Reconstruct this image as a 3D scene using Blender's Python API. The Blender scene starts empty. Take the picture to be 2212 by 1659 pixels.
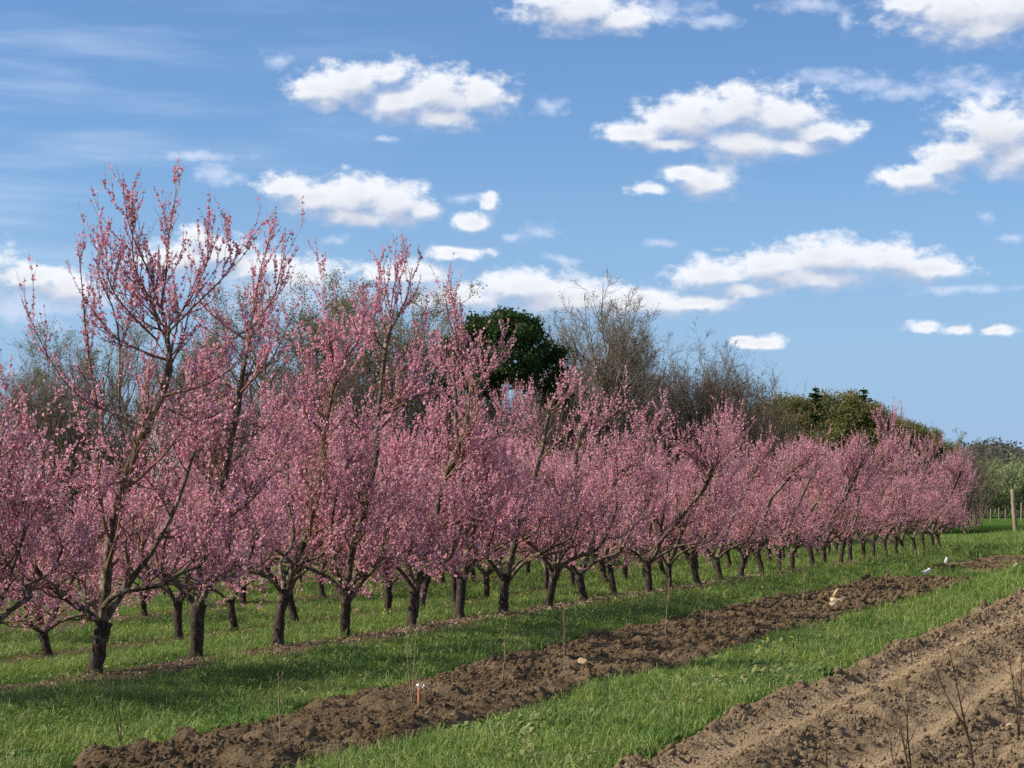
import bpy, math
import numpy as np
from mathutils import Vector

# ------------------------------------------------------------------ camera, sky, sun
sc = bpy.context.scene
R = math.radians
W_, H_, F_ = 2212.0, 1659.0, 4400.0         # reading frame of the photograph, focal length in its pixels
EYE = 2.0
HZ, VPX = 1080.0, 2730.0
YAW = math.atan2(VPX - W_ / 2, F_)
PITCH = math.atan2(HZ - H_ / 2, F_)
cam = bpy.data.cameras.new('camera')
camo = bpy.data.objects.new('camera', cam)
sc.collection.objects.link(camo)
cam.sensor_width = 36.0
cam.lens = 36.0 * F_ / W_
cam.clip_start = 0.1
cam.clip_end = 8000
camo.location = (0, 0, EYE)
camo.rotation_euler = (R(90) + PITCH, 0, YAW)
sc.camera = camo

FWD = np.array([-math.sin(YAW), math.cos(YAW), 0.0])
RGT = np.array([math.cos(YAW), math.sin(YAW), 0.0])
UP = np.array([0, 0, 1.0])
cp, sp = math.cos(PITCH), math.sin(PITCH)
CF = FWD * cp + UP * sp
CU = -FWD * sp + UP * cp


def ray(px, py):
    d = CF + RGT * ((px - W_ / 2) / F_) + CU * ((H_ / 2 - py) / F_)
    return d / np.linalg.norm(d)


def on_ground(px, py, z=0.0):
    d = ray(px, py)
    t = (z - EYE) / d[2]
    return np.array([0, 0, EYE]) + d * t


def at_depth(px, py, Z):
    d = ray(px, py)
    return np.array([0, 0, EYE]) + d * (Z / float(d @ FWD))


def to_px(p):
    v = np.asarray(p, float) - np.array([0, 0, EYE])
    f = v @ CF
    return W_ / 2 + F_ * (v @ RGT) / f, H_ / 2 - F_ * (v @ CU) / f


SUN_EL, SUN_REL = R(37), R(98)               # elevation; angle to the left of the view direction
sun_math = R(90) + YAW + SUN_REL
SUN_DIR = np.array([math.cos(sun_math) * math.cos(SUN_EL), math.sin(sun_math) * math.cos(SUN_EL), math.sin(SUN_EL)])
sl = bpy.data.lights.new('sun', 'SUN')
sl.energy = 5.0
sl.angle = R(0.5)
sl.color = (1.0, 0.90, 0.74)
slo = bpy.data.objects.new('sun', sl)
sc.collection.objects.link(slo)
slo.rotation_euler = Vector(SUN_DIR).to_track_quat('Z', 'Y').to_euler()

sc.view_settings.view_transform = 'Standard'
sc.view_settings.look = 'None'
sc.view_settings.exposure = 0.62
sc.view_settings.gamma = 1.0
sc.cycles.max_bounces = 5
sc.cycles.diffuse_bounces = 3
sc.cycles.transmission_bounces = 3
sc.cycles.use_denoising = False
sc.cycles.sample_clamp_indirect = 2.0

world = bpy.data.worlds.new('World')
sc.world = world
world.use_nodes = True


class NT:
    """small helper for node trees"""
    def __init__(self, tree):
        self.t = tree

    def n(self, kind, ins=None, **kw):
        nd = self.t.nodes.new(kind)
        for k, v in kw.items():
            setattr(nd, k, v)
        for k, v in (ins or {}).items():
            self.put(nd.inputs[k], v)
        return nd

    def put(self, sock, v):
        if isinstance(v, bpy.types.NodeSocket):
            self.t.links.new(v, sock)
        elif v is not None:
            sock.default_value = v

    def m(self, op, a, b=None, c=None, clamp=False):
        nd = self.t.nodes.new('ShaderNodeMath')
        nd.operation = op
        nd.use_clamp = clamp
        for i, v in enumerate((a, b, c)):
            self.put(nd.inputs[i], v)
        return nd.outputs[0]

    def vm(self, op, a, b=None, out=0):
        nd = self.t.nodes.new('ShaderNodeVectorMath')
        nd.operation = op
        self.put(nd.inputs[0], a)
        if b is not None:
            self.put(nd.inputs[1], b)
        return nd.outputs[out]

    def mix(self, f, a, b):
        nd = self.t.nodes.new('ShaderNodeMix')
        nd.data_type = 'RGBA'
        self.put(nd.inputs[0], f)
        self.put(nd.inputs[6], a)
        self.put(nd.inputs[7], b)
        return nd.outputs[2]

    def rng(self, v, a, b, c=0.0, d=1.0, smooth=False):
        nd = self.t.nodes.new('ShaderNodeMapRange')
        if smooth:
            nd.interpolation_type = 'SMOOTHSTEP'
        for i, x in enumerate((v, a, b, c, d)):
            self.put(nd.inputs[i], x)
        return nd.outputs[0]

    def noise(self, vec, scale, detail=4, rough=0.55, out=0, **kw):
        nd = self.n('ShaderNodeTexNoise', {'Vector': vec, 'Scale': scale, 'Detail': detail, 'Roughness': rough}, **kw)
        return nd.outputs[out]


UVK = F_ / 100.0                              # sky coordinates: azimuth and elevation in units of 100 photo pixels


def sky_uv(px, py):
    d = ray(px, py)
    return math.atan2(d[0], d[1]) * UVK, math.asin(d[2]) * UVK


CLOUDS = [
    (1235, 22, 125, 48), (1330, 40, 90, 32), (1180, 0, 60, 40),
    (2060, 22, 150, 55), (2130, 60, 110, 42), (2190, 20, 80, 60), (1960, 10, 60, 26),
    (690, 195, 75, 38), (765, 180, 95, 46), (840, 160, 50, 32), (860, 215, 90, 42), (940, 205, 105, 58), (1040, 210, 75, 46), (950, 255, 80, 30), (700, 225, 45, 20),
    (1380, 285, 85, 28), (1480, 260, 110, 52), (1590, 240, 130, 56), (1690, 250, 105, 50), (1610, 310, 110, 44), (1770, 285, 90, 34), (1720, 320, 70, 22), (1440, 310, 80, 20),
    (1525, 392, 78, 38), (1405, 408, 42, 14), (1470, 375, 50, 20),
    (2150, 290, 110, 72), (2080, 330, 90, 30), (2200, 340, 80, 50), (1985, 385, 80, 32), (2040, 360, 60, 24),
    (620, 405, 60, 36), (680, 430, 70, 36), (770, 425, 80, 52), (850, 440, 85, 50), (905, 455, 45, 35), (780, 470, 120, 22),
    (1022, 478, 42, 22), (1060, 440, 26, 22),
    (50, 600, 110, 30), (140, 620, 90, 35), (-60, 600, 120, 60),
    (415, 510, 40, 22), (470, 540, 90, 32), (560, 575, 110, 30), (640, 600, 120, 40), (380, 560, 90, 40),
    (990, 545, 62, 16),
    (860, 590, 120, 26), (1000, 640, 130, 34), (1130, 620, 130, 36), (1240, 650, 150, 42), (1380, 655, 130, 34), (1500, 655, 110, 22), (1600, 630, 80, 20),
    (1545, 595, 95, 34), (1660, 575, 100, 40), (1780, 555, 110, 48), (1900, 565, 110, 42), (2010, 580, 90, 26), (1750, 600, 160, 26),
    (2000, 703, 42, 17), (2068, 711, 38, 12), (2155, 715, 42, 10),
    (1640, 742, 60, 16), (1600, 738, 26, 10),
]
VEILS = [
    (1430, 25, 130, 40), (1540, 50, 80, 22), (1740, 14, 90, 24), (1828, 40, 26, 34),
    (1790, 165, 110, 26), (1880, 180, 110, 30), (2060, 175, 110, 40), (2150, 195, 90, 40), (1950, 200, 100, 24),
    (600, 130, 48, 24), (1190, 232, 44, 30), (1000, 430, 70, 14), (730, 517, 42, 16), (1165, 500, 60, 28), (1210, 560, 44, 12),
    (1425, 525, 50, 16), (1110, 515, 30, 14), (2190, 515, 50, 14), (2080, 625, 120, 14), (830, 300, 40, 10), (1510, 550, 30, 12),
    (40, 660, 160, 60), (200, 640, 120, 50), (620, 640, 260, 60), (900, 640, 260, 44), (1130, 590, 90, 20),
    (470, 380, 70, 34), (430, 340, 110, 16), (2130, 470, 30, 14), (1560, 540, 30, 10),
]


def cloud_group():
    g = bpy.data.node_groups.new('cloud_field', 'ShaderNodeTree')
    g.interface.new_socket('uv', in_out='INPUT', socket_type='NodeSocketVector')
    g.interface.new_socket('dense', in_out='OUTPUT', socket_type='NodeSocketFloat')
    g.interface.new_socket('veil', in_out='OUTPUT', socket_type='NodeSocketFloat')
    g.interface.new_socket('smooth', in_out='OUTPUT', socket_type='NodeSocketFloat')
    T = NT(g)
    gi = T.n('NodeGroupInput')
    go = T.n('NodeGroupOutput')
    uv = gi.outputs[0]
    w1 = T.noise(uv, 1.3, 3, 0.55, out=1)
    w1 = T.vm('SUBTRACT', w1, (0.5, 0.5, 0.5))
    w1 = T.vm('MULTIPLY', w1, (0.45, 0.28, 0.0))
    p = T.vm('ADD', uv, w1)

    px_, py_ = (T.n('ShaderNodeSeparateXYZ', {0: p}).outputs[k] for k in (0, 1))

    def field(lst):
        # one running vector (x, y, nearest distance so far): keeps the node chain strictly one after another
        cur = T.n('ShaderNodeCombineXYZ', {0: px_, 1: py_, 2: 9.0}).outputs[0]
        for (x, y, a, b) in lst:
            cx, cy = sky_uv(x, y)
            sx, sy = 100.0 / a, 100.0 / b
            mp = T.n('ShaderNodeMapping', {'Vector': cur, 'Location': (-cx * sx, -cy * sy, 0), 'Scale': (sx, sy, 0)})
            l = T.vm('LENGTH', mp.outputs[0], out=1)
            se = T.n('ShaderNodeSeparateXYZ', {0: cur})
            nd = T.n('ShaderNodeMath', operation='SMOOTH_MIN')
            T.put(nd.inputs[0], se.outputs[2]); T.put(nd.inputs[1], l); nd.inputs[2].default_value = 0.25
            cur = T.n('ShaderNodeCombineXYZ', {0: se.outputs[0], 1: se.outputs[1], 2: nd.outputs[0]}).outputs[0]
        return T.n('ShaderNodeSeparateXYZ', {0: cur}).outputs[2]
    st = T.vm('MULTIPLY', uv, (1.0, 1.5, 1.0))
    nz = T.noise(st, 2.3, 8, 0.58)
    nz2 = T.noise(st, 1.0, 4, 0.5)
    tex = T.m('ADD', T.m('MULTIPLY', T.m('SUBTRACT', nz, 0.5), 2.1), T.m('MULTIPLY', T.m('SUBTRACT', nz2, 0.5), 1.0))
    fc = T.m('SUBTRACT', 1.17, field(CLOUDS))
    d = T.m('ADD', fc, tex)
    T.put(go.inputs[2], T.m('ADD', fc, T.m('ADD', T.m('MULTIPLY', T.m('SUBTRACT', nz2, 0.5), 1.0), T.m('MULTIPLY', T.m('SUBTRACT', nz, 0.5), 0.45))))
    d2 = T.m('ADD', T.m('SUBTRACT', 0.95, field(VEILS)), tex)
    T.put(go.inputs[0], d)
    T.put(go.inputs[1], d2)
    return g


def build_world():
    t = world.node_tree
    t.nodes.clear()
    T = NT(t)
    out = T.n('ShaderNodeOutputWorld')
    sky = T.n('ShaderNodeTexSky', sky_type='NISHITA')
    sky.sun_disc = False
    sky.sun_elevation = SUN_EL
    sky.sun_rotation = math.atan2(SUN_DIR[0], SUN_DIR[1])
    sky.altitude = 100
    sky.air_density = 1.0
    sky.dust_density = 0.25
    sky.ozone_density = 3.0
    tc = T.n('ShaderNodeTexCoord')
    sep = T.n('ShaderNodeSeparateXYZ', {0: tc.outputs['Generated']})
    az = T.m('MULTIPLY', T.m('ARCTAN2', sep.outputs[0], sep.outputs[1]), UVK)
    el = T.m('MULTIPLY', T.m('ARCSINE', sep.outputs[2]), UVK)
    uv = T.n('ShaderNodeCombineXYZ', {0: az, 1: el, 2: 0.0}).outputs[0]
    g = cloud_group()
    a = T.n('ShaderNodeGroup', node_tree=g)
    T.put(a.inputs[0], uv)
    b = T.n('ShaderNodeGroup', node_tree=g)
    T.put(b.inputs[0], T.vm('ADD', uv, (-0.12, 0.32, 0)))
    veil = T.m('MULTIPLY', T.rng(a.outputs[1], -0.1, 1.1, 0, 1, True), 0.62)
    # high thin streaks over the left
    rot = T.n('ShaderNodeMapping', {'Vector': uv, 'Rotation': (0, 0, R(10)), 'Scale': (0.13, 1.0, 1)})
    cir = T.rng(T.noise(rot.outputs[0], 1.4, 4, 0.55), 0.42, 0.80, 0, 0.36, True)
    leftm = T.rng(az, sky_uv(1150, 200)[0], sky_uv(100, 200)[0], 0, 1, True)
    cir = T.m('MULTIPLY', cir, leftm)
    hz = T.rng(el, 0.0, 8.5, 0.88, 0.0, True)
    diff = T.m('SUBTRACT', a.outputs[2], b.outputs[2])
    lit = T.rng(diff, -0.55, 0.60, 0, 1, True)
    alpha = T.rng(a.outputs[0], -0.20, T.m('SUBTRACT', 1.15, T.m('MULTIPLY', lit, 0.50)), 0, 1, True)
    core = T.rng(a.outputs[2], 0.3, 1.5, 1.0, 0.84, True)
    ccol = T.mix(lit, (0.33, 0.375, 0.485, 1), (0.615, 0.635, 0.675, 1))
    ccol = T.n('ShaderNodeVectorMath', {0: ccol}, operation='SCALE')
    T.put(ccol.inputs['Scale'], core)
    sc_sky = T.n('ShaderNodeVectorMath', {0: sky.outputs[0], 1: (0.0585, 0.0715, 0.0875)}, operation='MULTIPLY').outputs[0]
    c0 = T.mix(hz, sc_sky, (0.208, 0.325, 0.50, 1))
    c = T.mix(cir, c0, (0.46, 0.54, 0.68, 1))
    c = T.mix(veil, c, (0.50, 0.55, 0.67, 1))
    c = T.mix(alpha, c, ccol.outputs[0])

    def backgr(col):
        # the background strength stays at sky-texture scale; radiance is given relative to it
        k = T.n('ShaderNodeVectorMath', {0: col}, operation='SCALE')
        k.inputs['Scale'].default_value = 10.0
        return T.n('ShaderNodeBackground', {'Color': k.outputs[0], 'Strength': 0.1}).outputs[0]
    # the cloud field only covers this part of the sky: elsewhere the added cloud below is used
    a0, a1 = sky_uv(-900, 800)[0], sky_uv(3100, 800)[0]
    inside = T.m('MULTIPLY', T.m('MULTIPLY', T.m('GREATER_THAN', az, a0), T.m('LESS_THAN', az, a1)),
                 T.m('MULTIPLY', T.m('GREATER_THAN', el, 0.0), T.m('LESS_THAN', el, 16.0)))
    # unseen broken cloud added over the rest of the sky to whiten the fill
    oc = T.rng(T.noise(tc.outputs['Generated'], 3.2, 3, 0.55), 0.46, 0.62, 0, 0.8, True)
    other = T.mix(oc, c0, (0.50, 0.51, 0.54, 1))
    mx = T.n('ShaderNodeMixShader', {0: inside, 1: backgr(other), 2: backgr(c)})
    t.links.new(mx.outputs[0], out.inputs[0])
    world.cycles.sampling_method = 'NONE'


build_world()

# ------------------------------------------------------------------ helpers
rg = np.random.default_rng(7)


def hash2(ix, iy, s):
    h = (ix.astype(np.int64) * 374761393 + iy.astype(np.int64) * 668265263 + s * 1442695041) & 0xffffffff
    h = ((h ^ (h >> 13)) * 1274126177) & 0xffffffff
    h = ((h ^ (h >> 16)) * 2246822519) & 0xffffffff
    return ((h ^ (h >> 15)) & 0xffffff) / float(0xffffff)


def vnoise(x, y, s=0):
    ix, iy = np.floor(x), np.floor(y)
    fx, fy = x - ix, y - iy
    fx = fx * fx * fx * (fx * (fx * 6 - 15) + 10)
    fy = fy * fy * fy * (fy * (fy * 6 - 15) + 10)
    a, b = hash2(ix, iy, s), hash2(ix + 1, iy, s)
    c, d = hash2(ix, iy + 1, s), hash2(ix + 1, iy + 1, s)
    return (a + (b - a) * fx) * (1 - fy) + (c + (d - c) * fx) * fy


def fbm(x, y, s=0, o=4, g=0.5):
    v, a, t = 0, 1, 0
    c_, s_ = math.cos(0.6), math.sin(0.6)
    for i in range(o):
        v = v + a * vnoise(x, y, s + i * 17)
        t += a
        a *= g
        x, y = (x * c_ - y * s_) * 2.03 + 7.3, (x * s_ + y * c_) * 2.03 + 3.1
    return v / t


def sstep(v, a, b):
    t = np.clip((v - a) / (b - a), 0, 1)
    return t * t * (3 - 2 * t)


class Geo:
    def __init__(self):
        self.v, self.f, self.n = [], [], 0

    def add(self, v, f):
        v = np.asarray(v, float).reshape(-1, 3)
        f = np.asarray(f, np.int64)
        self.v.append(v)
        self.f.append(f + self.n)
        self.n += len(v)

    def mesh(self, name, mat, smooth=False):
        me = bpy.data.meshes.new(name)
        v = np.concatenate(self.v)
        loops = np.concatenate([f.ravel() for f in self.f])
        tot = np.concatenate([np.full(len(f), f.shape[1]) for f in self.f])
        st = np.concatenate([[0], np.cumsum(tot)[:-1]])
        me.vertices.add(len(v))
        me.vertices.foreach_set('co', v.astype(np.float32).ravel())
        me.loops.add(len(loops))
        me.loops.foreach_set('vertex_index', loops.astype(np.int32))
        me.polygons.add(len(tot))
        me.polygons.foreach_set('loop_start', st.astype(np.int32))
        me.polygons.foreach_set('loop_total', tot.astype(np.int32))
        if smooth:
            me.polygons.foreach_set('use_smooth', np.ones(len(tot), bool))
        me.update(calc_edges=True)
        me.materials.append(mat)
        return me


def link(o, parent=None):
    sc.collection.objects.link(o)
    if parent is not None:
        o.parent = parent
    return o


def put(name, geo, mat, parent=None, smooth=False, loc=None):
    me = geo if isinstance(geo, bpy.types.Mesh) else geo.mesh(name, mat, smooth)
    o = bpy.data.objects.new(name, me)
    if loc is not None:
        o.location = loc
    return link(o, parent)


def empty(name, loc, rz=0.0):
    o = bpy.data.objects.new(name, None)
    o.empty_display_size = 0.2
    o.location = loc
    o.rotation_euler = (0, 0, rz)
    return link(o)


def tag(o, label=None, cat=None, group=None, kind=None):
    if label: o['label'] = label
    if cat: o['category'] = cat
    if group: o['group'] = group
    if kind: o['kind'] = kind
    return o


def copy_tree(o, parent=None):
    c = o.copy()
    sc.collection.objects.link(c)
    c.parent = parent
    for ch in list(o.children):
        copy_tree(ch, c)
    return c


def unit(v):
    return v / np.maximum(np.linalg.norm(v, axis=-1, keepdims=True), 1e-9)


def tubes(geo, P, Rr, sides, rough=0.0, rng=None):
    """P (S,N,3) centre lines, Rr (S,N) radii"""
    S, N, _ = P.shape
    T = np.empty_like(P)
    T[:, 1:-1] = P[:, 2:] - P[:, :-2]
    T[:, 0] = P[:, 1] - P[:, 0]
    T[:, -1] = P[:, -1] - P[:, -2]
    T = unit(T)
    ref = np.where(np.abs(T[:, :1, 2:3]) > 0.9, np.array([1.0, 0, 0]), np.array([0, 0, 1.0]))
    ref = np.broadcast_to(ref, T.shape)
    A = unit(np.cross(T, ref))
    B = np.cross(T, A)
    an = np.arange(sides) / sides * 2 * np.pi
    rr = Rr[:, :, None]
    if rough and rng is not None:
        rr = rr * (1 + rough * rng.standard_normal((S, N, sides)))
    else:
        rr = np.repeat(rr, sides, 2)
    V = P[:, :, None, :] + rr[..., None] * (np.cos(an)[None, None, :, None] * A[:, :, None, :] + np.sin(an)[None, None, :, None] * B[:, :, None, :])
    idx = np.arange(S * N * sides).reshape(S, N, sides)
    a = idx[:, :-1, :]
    b = np.roll(a, -1, 2)
    c = idx[:, 1:, :]
    d = np.roll(c, -1, 2)
    geo.add(V, np.stack([a, b, d, c], -1).reshape(-1, 4))
    geo.f.append((idx[:, -1, :] + geo.n - S * N * sides).reshape(S, sides))   # end caps


def spawn(P, Rr, rng, nch, t0, t1, ang, ln, rad, npts, trop=0.0, wander=0.1, rel=False, rtip=0.25, tdir=None, rmin=0.0015):
    S, N, _ = P.shape
    M = S * nch
    Pp = np.repeat(P, nch, 0)
    Rp = np.repeat(Rr, nch, 0)
    t = rng.uniform(t0, t1, M)
    x = t * (N - 1)
    i = np.minimum(x.astype(int), N - 2)
    f = (x - i)[:, None]
    k = np.arange(M)
    A, B = Pp[k, i], Pp[k, i + 1]
    st = A * (1 - f) + B * f
    T = unit(B - A)
    q = unit(np.cross(T, rng.standard_normal((M, 3))))
    a = rng.uniform(ang[0], ang[1], M)[:, None]
    d = unit(np.cos(a) * T + np.sin(a) * q)
    L = rng.uniform(ln[0], ln[1], M)
    if rel:
        L = L * np.linalg.norm(Pp[:, 1:] - Pp[:, :-1], axis=2).sum(1) * (1.15 - 0.6 * t)
    r0 = np.minimum(Rp[k, i] * rad, 0.9 * Rp[k, i])
    r0 = np.maximum(r0, rmin)
    out = np.empty((M, npts, 3))
    out[:, 0] = st
    up = np.array([0, 0, 1.0]) if tdir is None else tdir
    for s in range(1, npts):
        d = unit(d + trop * up + wander * rng.standard_normal((M, 3)))
        out[:, s] = out[:, s - 1] + d * (L / (npts - 1))[:, None]
    rr = r0[:, None] * np.linspace(1, rtip, npts)[None]
    return out, rr


def resample(pts, n, rng=None, jit=0.0):
    pts = np.asarray(pts, float)
    s = np.concatenate([[0], np.cumsum(np.linalg.norm(np.diff(pts, axis=0), axis=1))])
    t = np.linspace(0, s[-1], n)
    o = np.stack([np.interp(t, s, pts[:, k]) for k in range(3)], 1)
    if jit and rng is not None:
        j = rng.standard_normal(o.shape) * jit
        j[0] = 0
        o += j
    # light smoothing
    o[1:-1] = 0.25 * o[:-2] + 0.5 * o[1:-1] + 0.25 * o[2:]
    return o


def flakes(geo, C, rad, rng, sides=5, cup=0.35, nrm=None, aspect=None):
    """small leaf or petal discs: centre vertex and a rim; cup lifts the rim"""
    M = len(C)
    rad = np.broadcast_to(rad, (M,))
    n = unit(rng.standard_normal((M, 3)) + (0 if nrm is None else nrm))
    a = unit(np.cross(n, rng.standard_normal((M, 3))))
    b = np.cross(n, a)
    an = np.arange(sides) / sides * 2 * np.pi
    rr = rad[:, None] * rng.uniform(0.7, 1.2, (M, sides))
    ca, sa = np.cos(an) * (1 if aspect is None else aspect), np.sin(an)
    V = C[:, None] + rr[..., None] * (ca[None, :, None] * a[:, None] + sa[None, :, None] * b[:, None] + cup * n[:, None])
    V = np.concatenate([C[:, None], V], 1)
    base = (np.arange(M) * (sides + 1))[:, None]
    k = np.arange(sides)
    F = np.stack([np.broadcast_to(base, (M, sides)), base + 1 + k, base + 1 + (k + 1) % sides], -1).reshape(-1, 3)
    geo.add(V, F)


# ------------------------------------------------------------------ materials
def material(name):
    m = bpy.data.materials.new(name)
    m.use_nodes = True
    m.node_tree.nodes.clear()
    T = NT(m.node_tree)
    out = T.n('ShaderNodeOutputMaterial')
    return m, T, out


def ramp(T, fac, stops):
    nd = T.n('ShaderNodeValToRGB')
    T.put(nd.inputs[0], fac)
    e = nd.color_ramp.elements
    while len(e) < len(stops):
        e.new(0.5)
    for i, (p, c) in enumerate(stops):
        e[i].position = p
        e[i].color = (*c, 1)
    return nd.outputs[0]


def mat_petal(name, stops, trans=0.35, rough=0.7, big=None):
    m, T, out = material(name)
    geo = T.n('ShaderNodeNewGeometry')
    isl = geo.outputs['Random Per Island']
    col = ramp(T, isl, stops)
    if big:
        nz = T.noise(T.n('ShaderNodeNewGeometry').outputs['Position'], 1.6, 3, 0.6)
        col = T.mix(T.rng(nz, 0.4, 0.62), col, T.mix(0.75, col, (*big, 1)))
    d = T.n('ShaderNodeBsdfDiffuse', {'Color': col, 'Roughness': rough})
    tr = T.n('ShaderNodeBsdfTranslucent', {'Color': col})
    mx = T.n('ShaderNodeMixShader', {0: trans, 1: d.outputs[0], 2: tr.outputs[0]})
    T.put(out.inputs[0], mx.outputs[0])
    return m


PINK = [(0.0, (0.64, 0.21, 0.32)), (0.3, (0.81, 0.365, 0.475)), (0.62, (0.90, 0.50, 0.595)), (0.86, (0.94, 0.73, 0.77)), (1.0, (0.76, 0.40, 0.54))]
M_pink = mat_petal('peach_petals', PINK, 0.35, big=(0.80, 0.43, 0.54))
M_white = mat_petal('pale_petals', [(0.0, (0.70, 0.60, 0.58)), (0.5, (0.78, 0.72, 0.70)), (1.0, (0.66, 0.52, 0.52))], 0.3)
M_bud = mat_petal('young_leaves', [(0.0, (0.17, 0.17, 0.06)), (0.5, (0.28, 0.22, 0.10)), (1.0, (0.33, 0.21, 0.13))], 0.3)


def mat_bark(name, dark, pale, scale, lichen=None, thr=(0.45, 0.62)):
    m, T, out = material(name)
    tc = T.n('ShaderNodeTexCoord').outputs['Object']
    st = T.vm('MULTIPLY', tc, (1, 1, 0.35))
    n1 = T.noise(st, scale, 6, 0.65)
    n2 = T.noise(tc, scale * 0.25, 3, 0.6)
    col = T.mix(T.rng(n1, 0.35, 0.65), (*dark, 1), (*pale, 1))
    if lichen:
        col = T.mix(T.rng(n2, thr[0], thr[1], 0, 0.9), col, T.mix(T.rng(n1, 0.3, 0.6), col, (*lichen, 1)))
    b = T.n('ShaderNodeBump', {'Height': n1, 'Strength': 0.9, 'Distance': 0.02})
    p = T.n('ShaderNodeBsdfPrincipled', {'Base Color': col, 'Roughness': 0.9, 'Normal': b.outputs[0]})
    p.inputs['Specular IOR Level'].default_value = 0.2
    T.put(out.inputs[0], p.outputs[0])
    return m


M_trunk = mat_bark('peach_trunk_bark', (0.016, 0.012, 0.010), (0.068, 0.050, 0.040), 26, (0.17, 0.145, 0.11), (0.55, 0.7))
M_limb = mat_bark('peach_limb_bark', (0.032, 0.023, 0.018), (0.115, 0.085, 0.062), 34, (0.30, 0.26, 0.18), (0.47, 0.62))
M_twig = mat_bark('peach_twig_bark', (0.12, 0.065, 0.045), (0.24, 0.15, 0.10), 30)
M_bare = mat_bark('grey_wood_bark', (0.10, 0.085, 0.073), (0.24, 0.20, 0.17), 3)
M_bare2 = mat_bark('brown_wood_bark', (0.085, 0.066, 0.052), (0.20, 0.155, 0.12), 3)
M_sap = mat_bark('sapling_bark', (0.045, 0.024, 0.017), (0.10, 0.055, 0.038), 60)
M_sap2 = mat_bark('dry_sapling_bark', (0.22, 0.15, 0.10), (0.36, 0.27, 0.19), 60)
M_leafo = mat_petal('olive_leaves', [(0.0, (0.14, 0.145, 0.05)), (0.5, (0.22, 0.215, 0.08)), (1.0, (0.28, 0.25, 0.11))], 0.3)
M_leafb = mat_petal('opening_buds', [(0.0, (0.20, 0.20, 0.09)), (0.5, (0.30, 0.29, 0.13)), (1.0, (0.26, 0.20, 0.12))], 0.3)
M_leafbr = mat_petal('dull_buds', [(0.0, (0.09, 0.075, 0.05)), (0.5, (0.13, 0.10, 0.065)), (1.0, (0.12, 0.12, 0.06))], 0.3)
M_pine = mat_petal('pine_needles', [(0.0, (0.030, 0.062, 0.024)), (0.5, (0.055, 0.100, 0.034)), (1.0, (0.095, 0.145, 0.050))], 0.25)
M_thick = mat_petal('thicket_leaves', [(0.0, (0.06, 0.05, 0.035)), (0.5, (0.085, 0.07, 0.042)), (0.8, (0.07, 0.085, 0.03)), (1.0, (0.12, 0.13, 0.04))], 0.3)
M_farg = mat_petal('far_hedge_leaves', [(0.0, (0.19, 0.25, 0.10)), (0.5, (0.26, 0.33, 0.14)), (1.0, (0.32, 0.37, 0.18))], 0.3)
M_fard = mat_petal('far_wood_leaves', [(0.0, (0.10, 0.11, 0.085)), (0.5, (0.14, 0.14, 0.11)), (1.0, (0.18, 0.17, 0.14))], 0.3)  # greyed and lightened: distance haze put into the leaf colour


def mat_soil(name, c0, c1, c2, lanes=False):
    m, T, out = material(name)
    pos = T.n('ShaderNodeNewGeometry').outputs['Position']
    n1 = T.noise(pos, 2.2, 5, 0.6)
    n2 = T.noise(pos, 22, 6, 0.7)
    n3 = T.noise(pos, 0.7, 2, 0.5)
    col = T.mix(T.rng(n2, 0.32, 0.7), (*c0, 1), (*c1, 1))
    col = T.mix(T.rng(n1, 0.48, 0.68, 0, 0.75), col, (*c2, 1))
    col = T.mix(T.rng(n3, 0.5, 0.7, 0, 0.35), col, (*c1, 1))
    if lanes:                                 # pressed wheel lanes of drier, sandier earth
        xw = T.m('ADD', T.n('ShaderNodeSeparateXYZ', {0: pos}).outputs[0], T.m('MULTIPLY', T.m('SUBTRACT', n1, 0.5), 0.35))
        ln = T.m('MAXIMUM', T.rng(T.m('ABSOLUTE', T.m('ADD', xw, 4.02)), 0.30, 0.10, 0, 1, True), T.rng(T.m('ABSOLUTE', T.m('ADD', xw, 2.80)), 0.30, 0.10, 0, 1, True))
        col = T.mix(T.m('MULTIPLY', ln, 0.7), col, (0.395, 0.295, 0.19, 1))
    vo = T.n('ShaderNodeTexVoronoi', {'Vector': pos, 'Scale': 34.0})
    h = T.m('ADD', T.m('MULTIPLY', T.noise(pos, 45, 5, 0.75), 1.0), T.m('MULTIPLY', vo.outputs[0], 0.7))
    b = T.n('ShaderNodeBump', {'Height': h, 'Strength': 1.0, 'Distance': 0.03})
    p = T.n('ShaderNodeBsdfDiffuse', {'Color': col, 'Roughness': 0.9, 'Normal': b.outputs[0]})
    T.put(out.inputs[0], p.outputs[0])
    return m


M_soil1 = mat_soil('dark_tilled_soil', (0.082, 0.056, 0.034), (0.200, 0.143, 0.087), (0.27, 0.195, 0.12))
M_soil2 = mat_soil('pale_tilled_soil', (0.125, 0.089, 0.056), (0.270, 0.200, 0.128), (0.35, 0.262, 0.168), True)  # paler earth tone for the near strip


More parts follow.
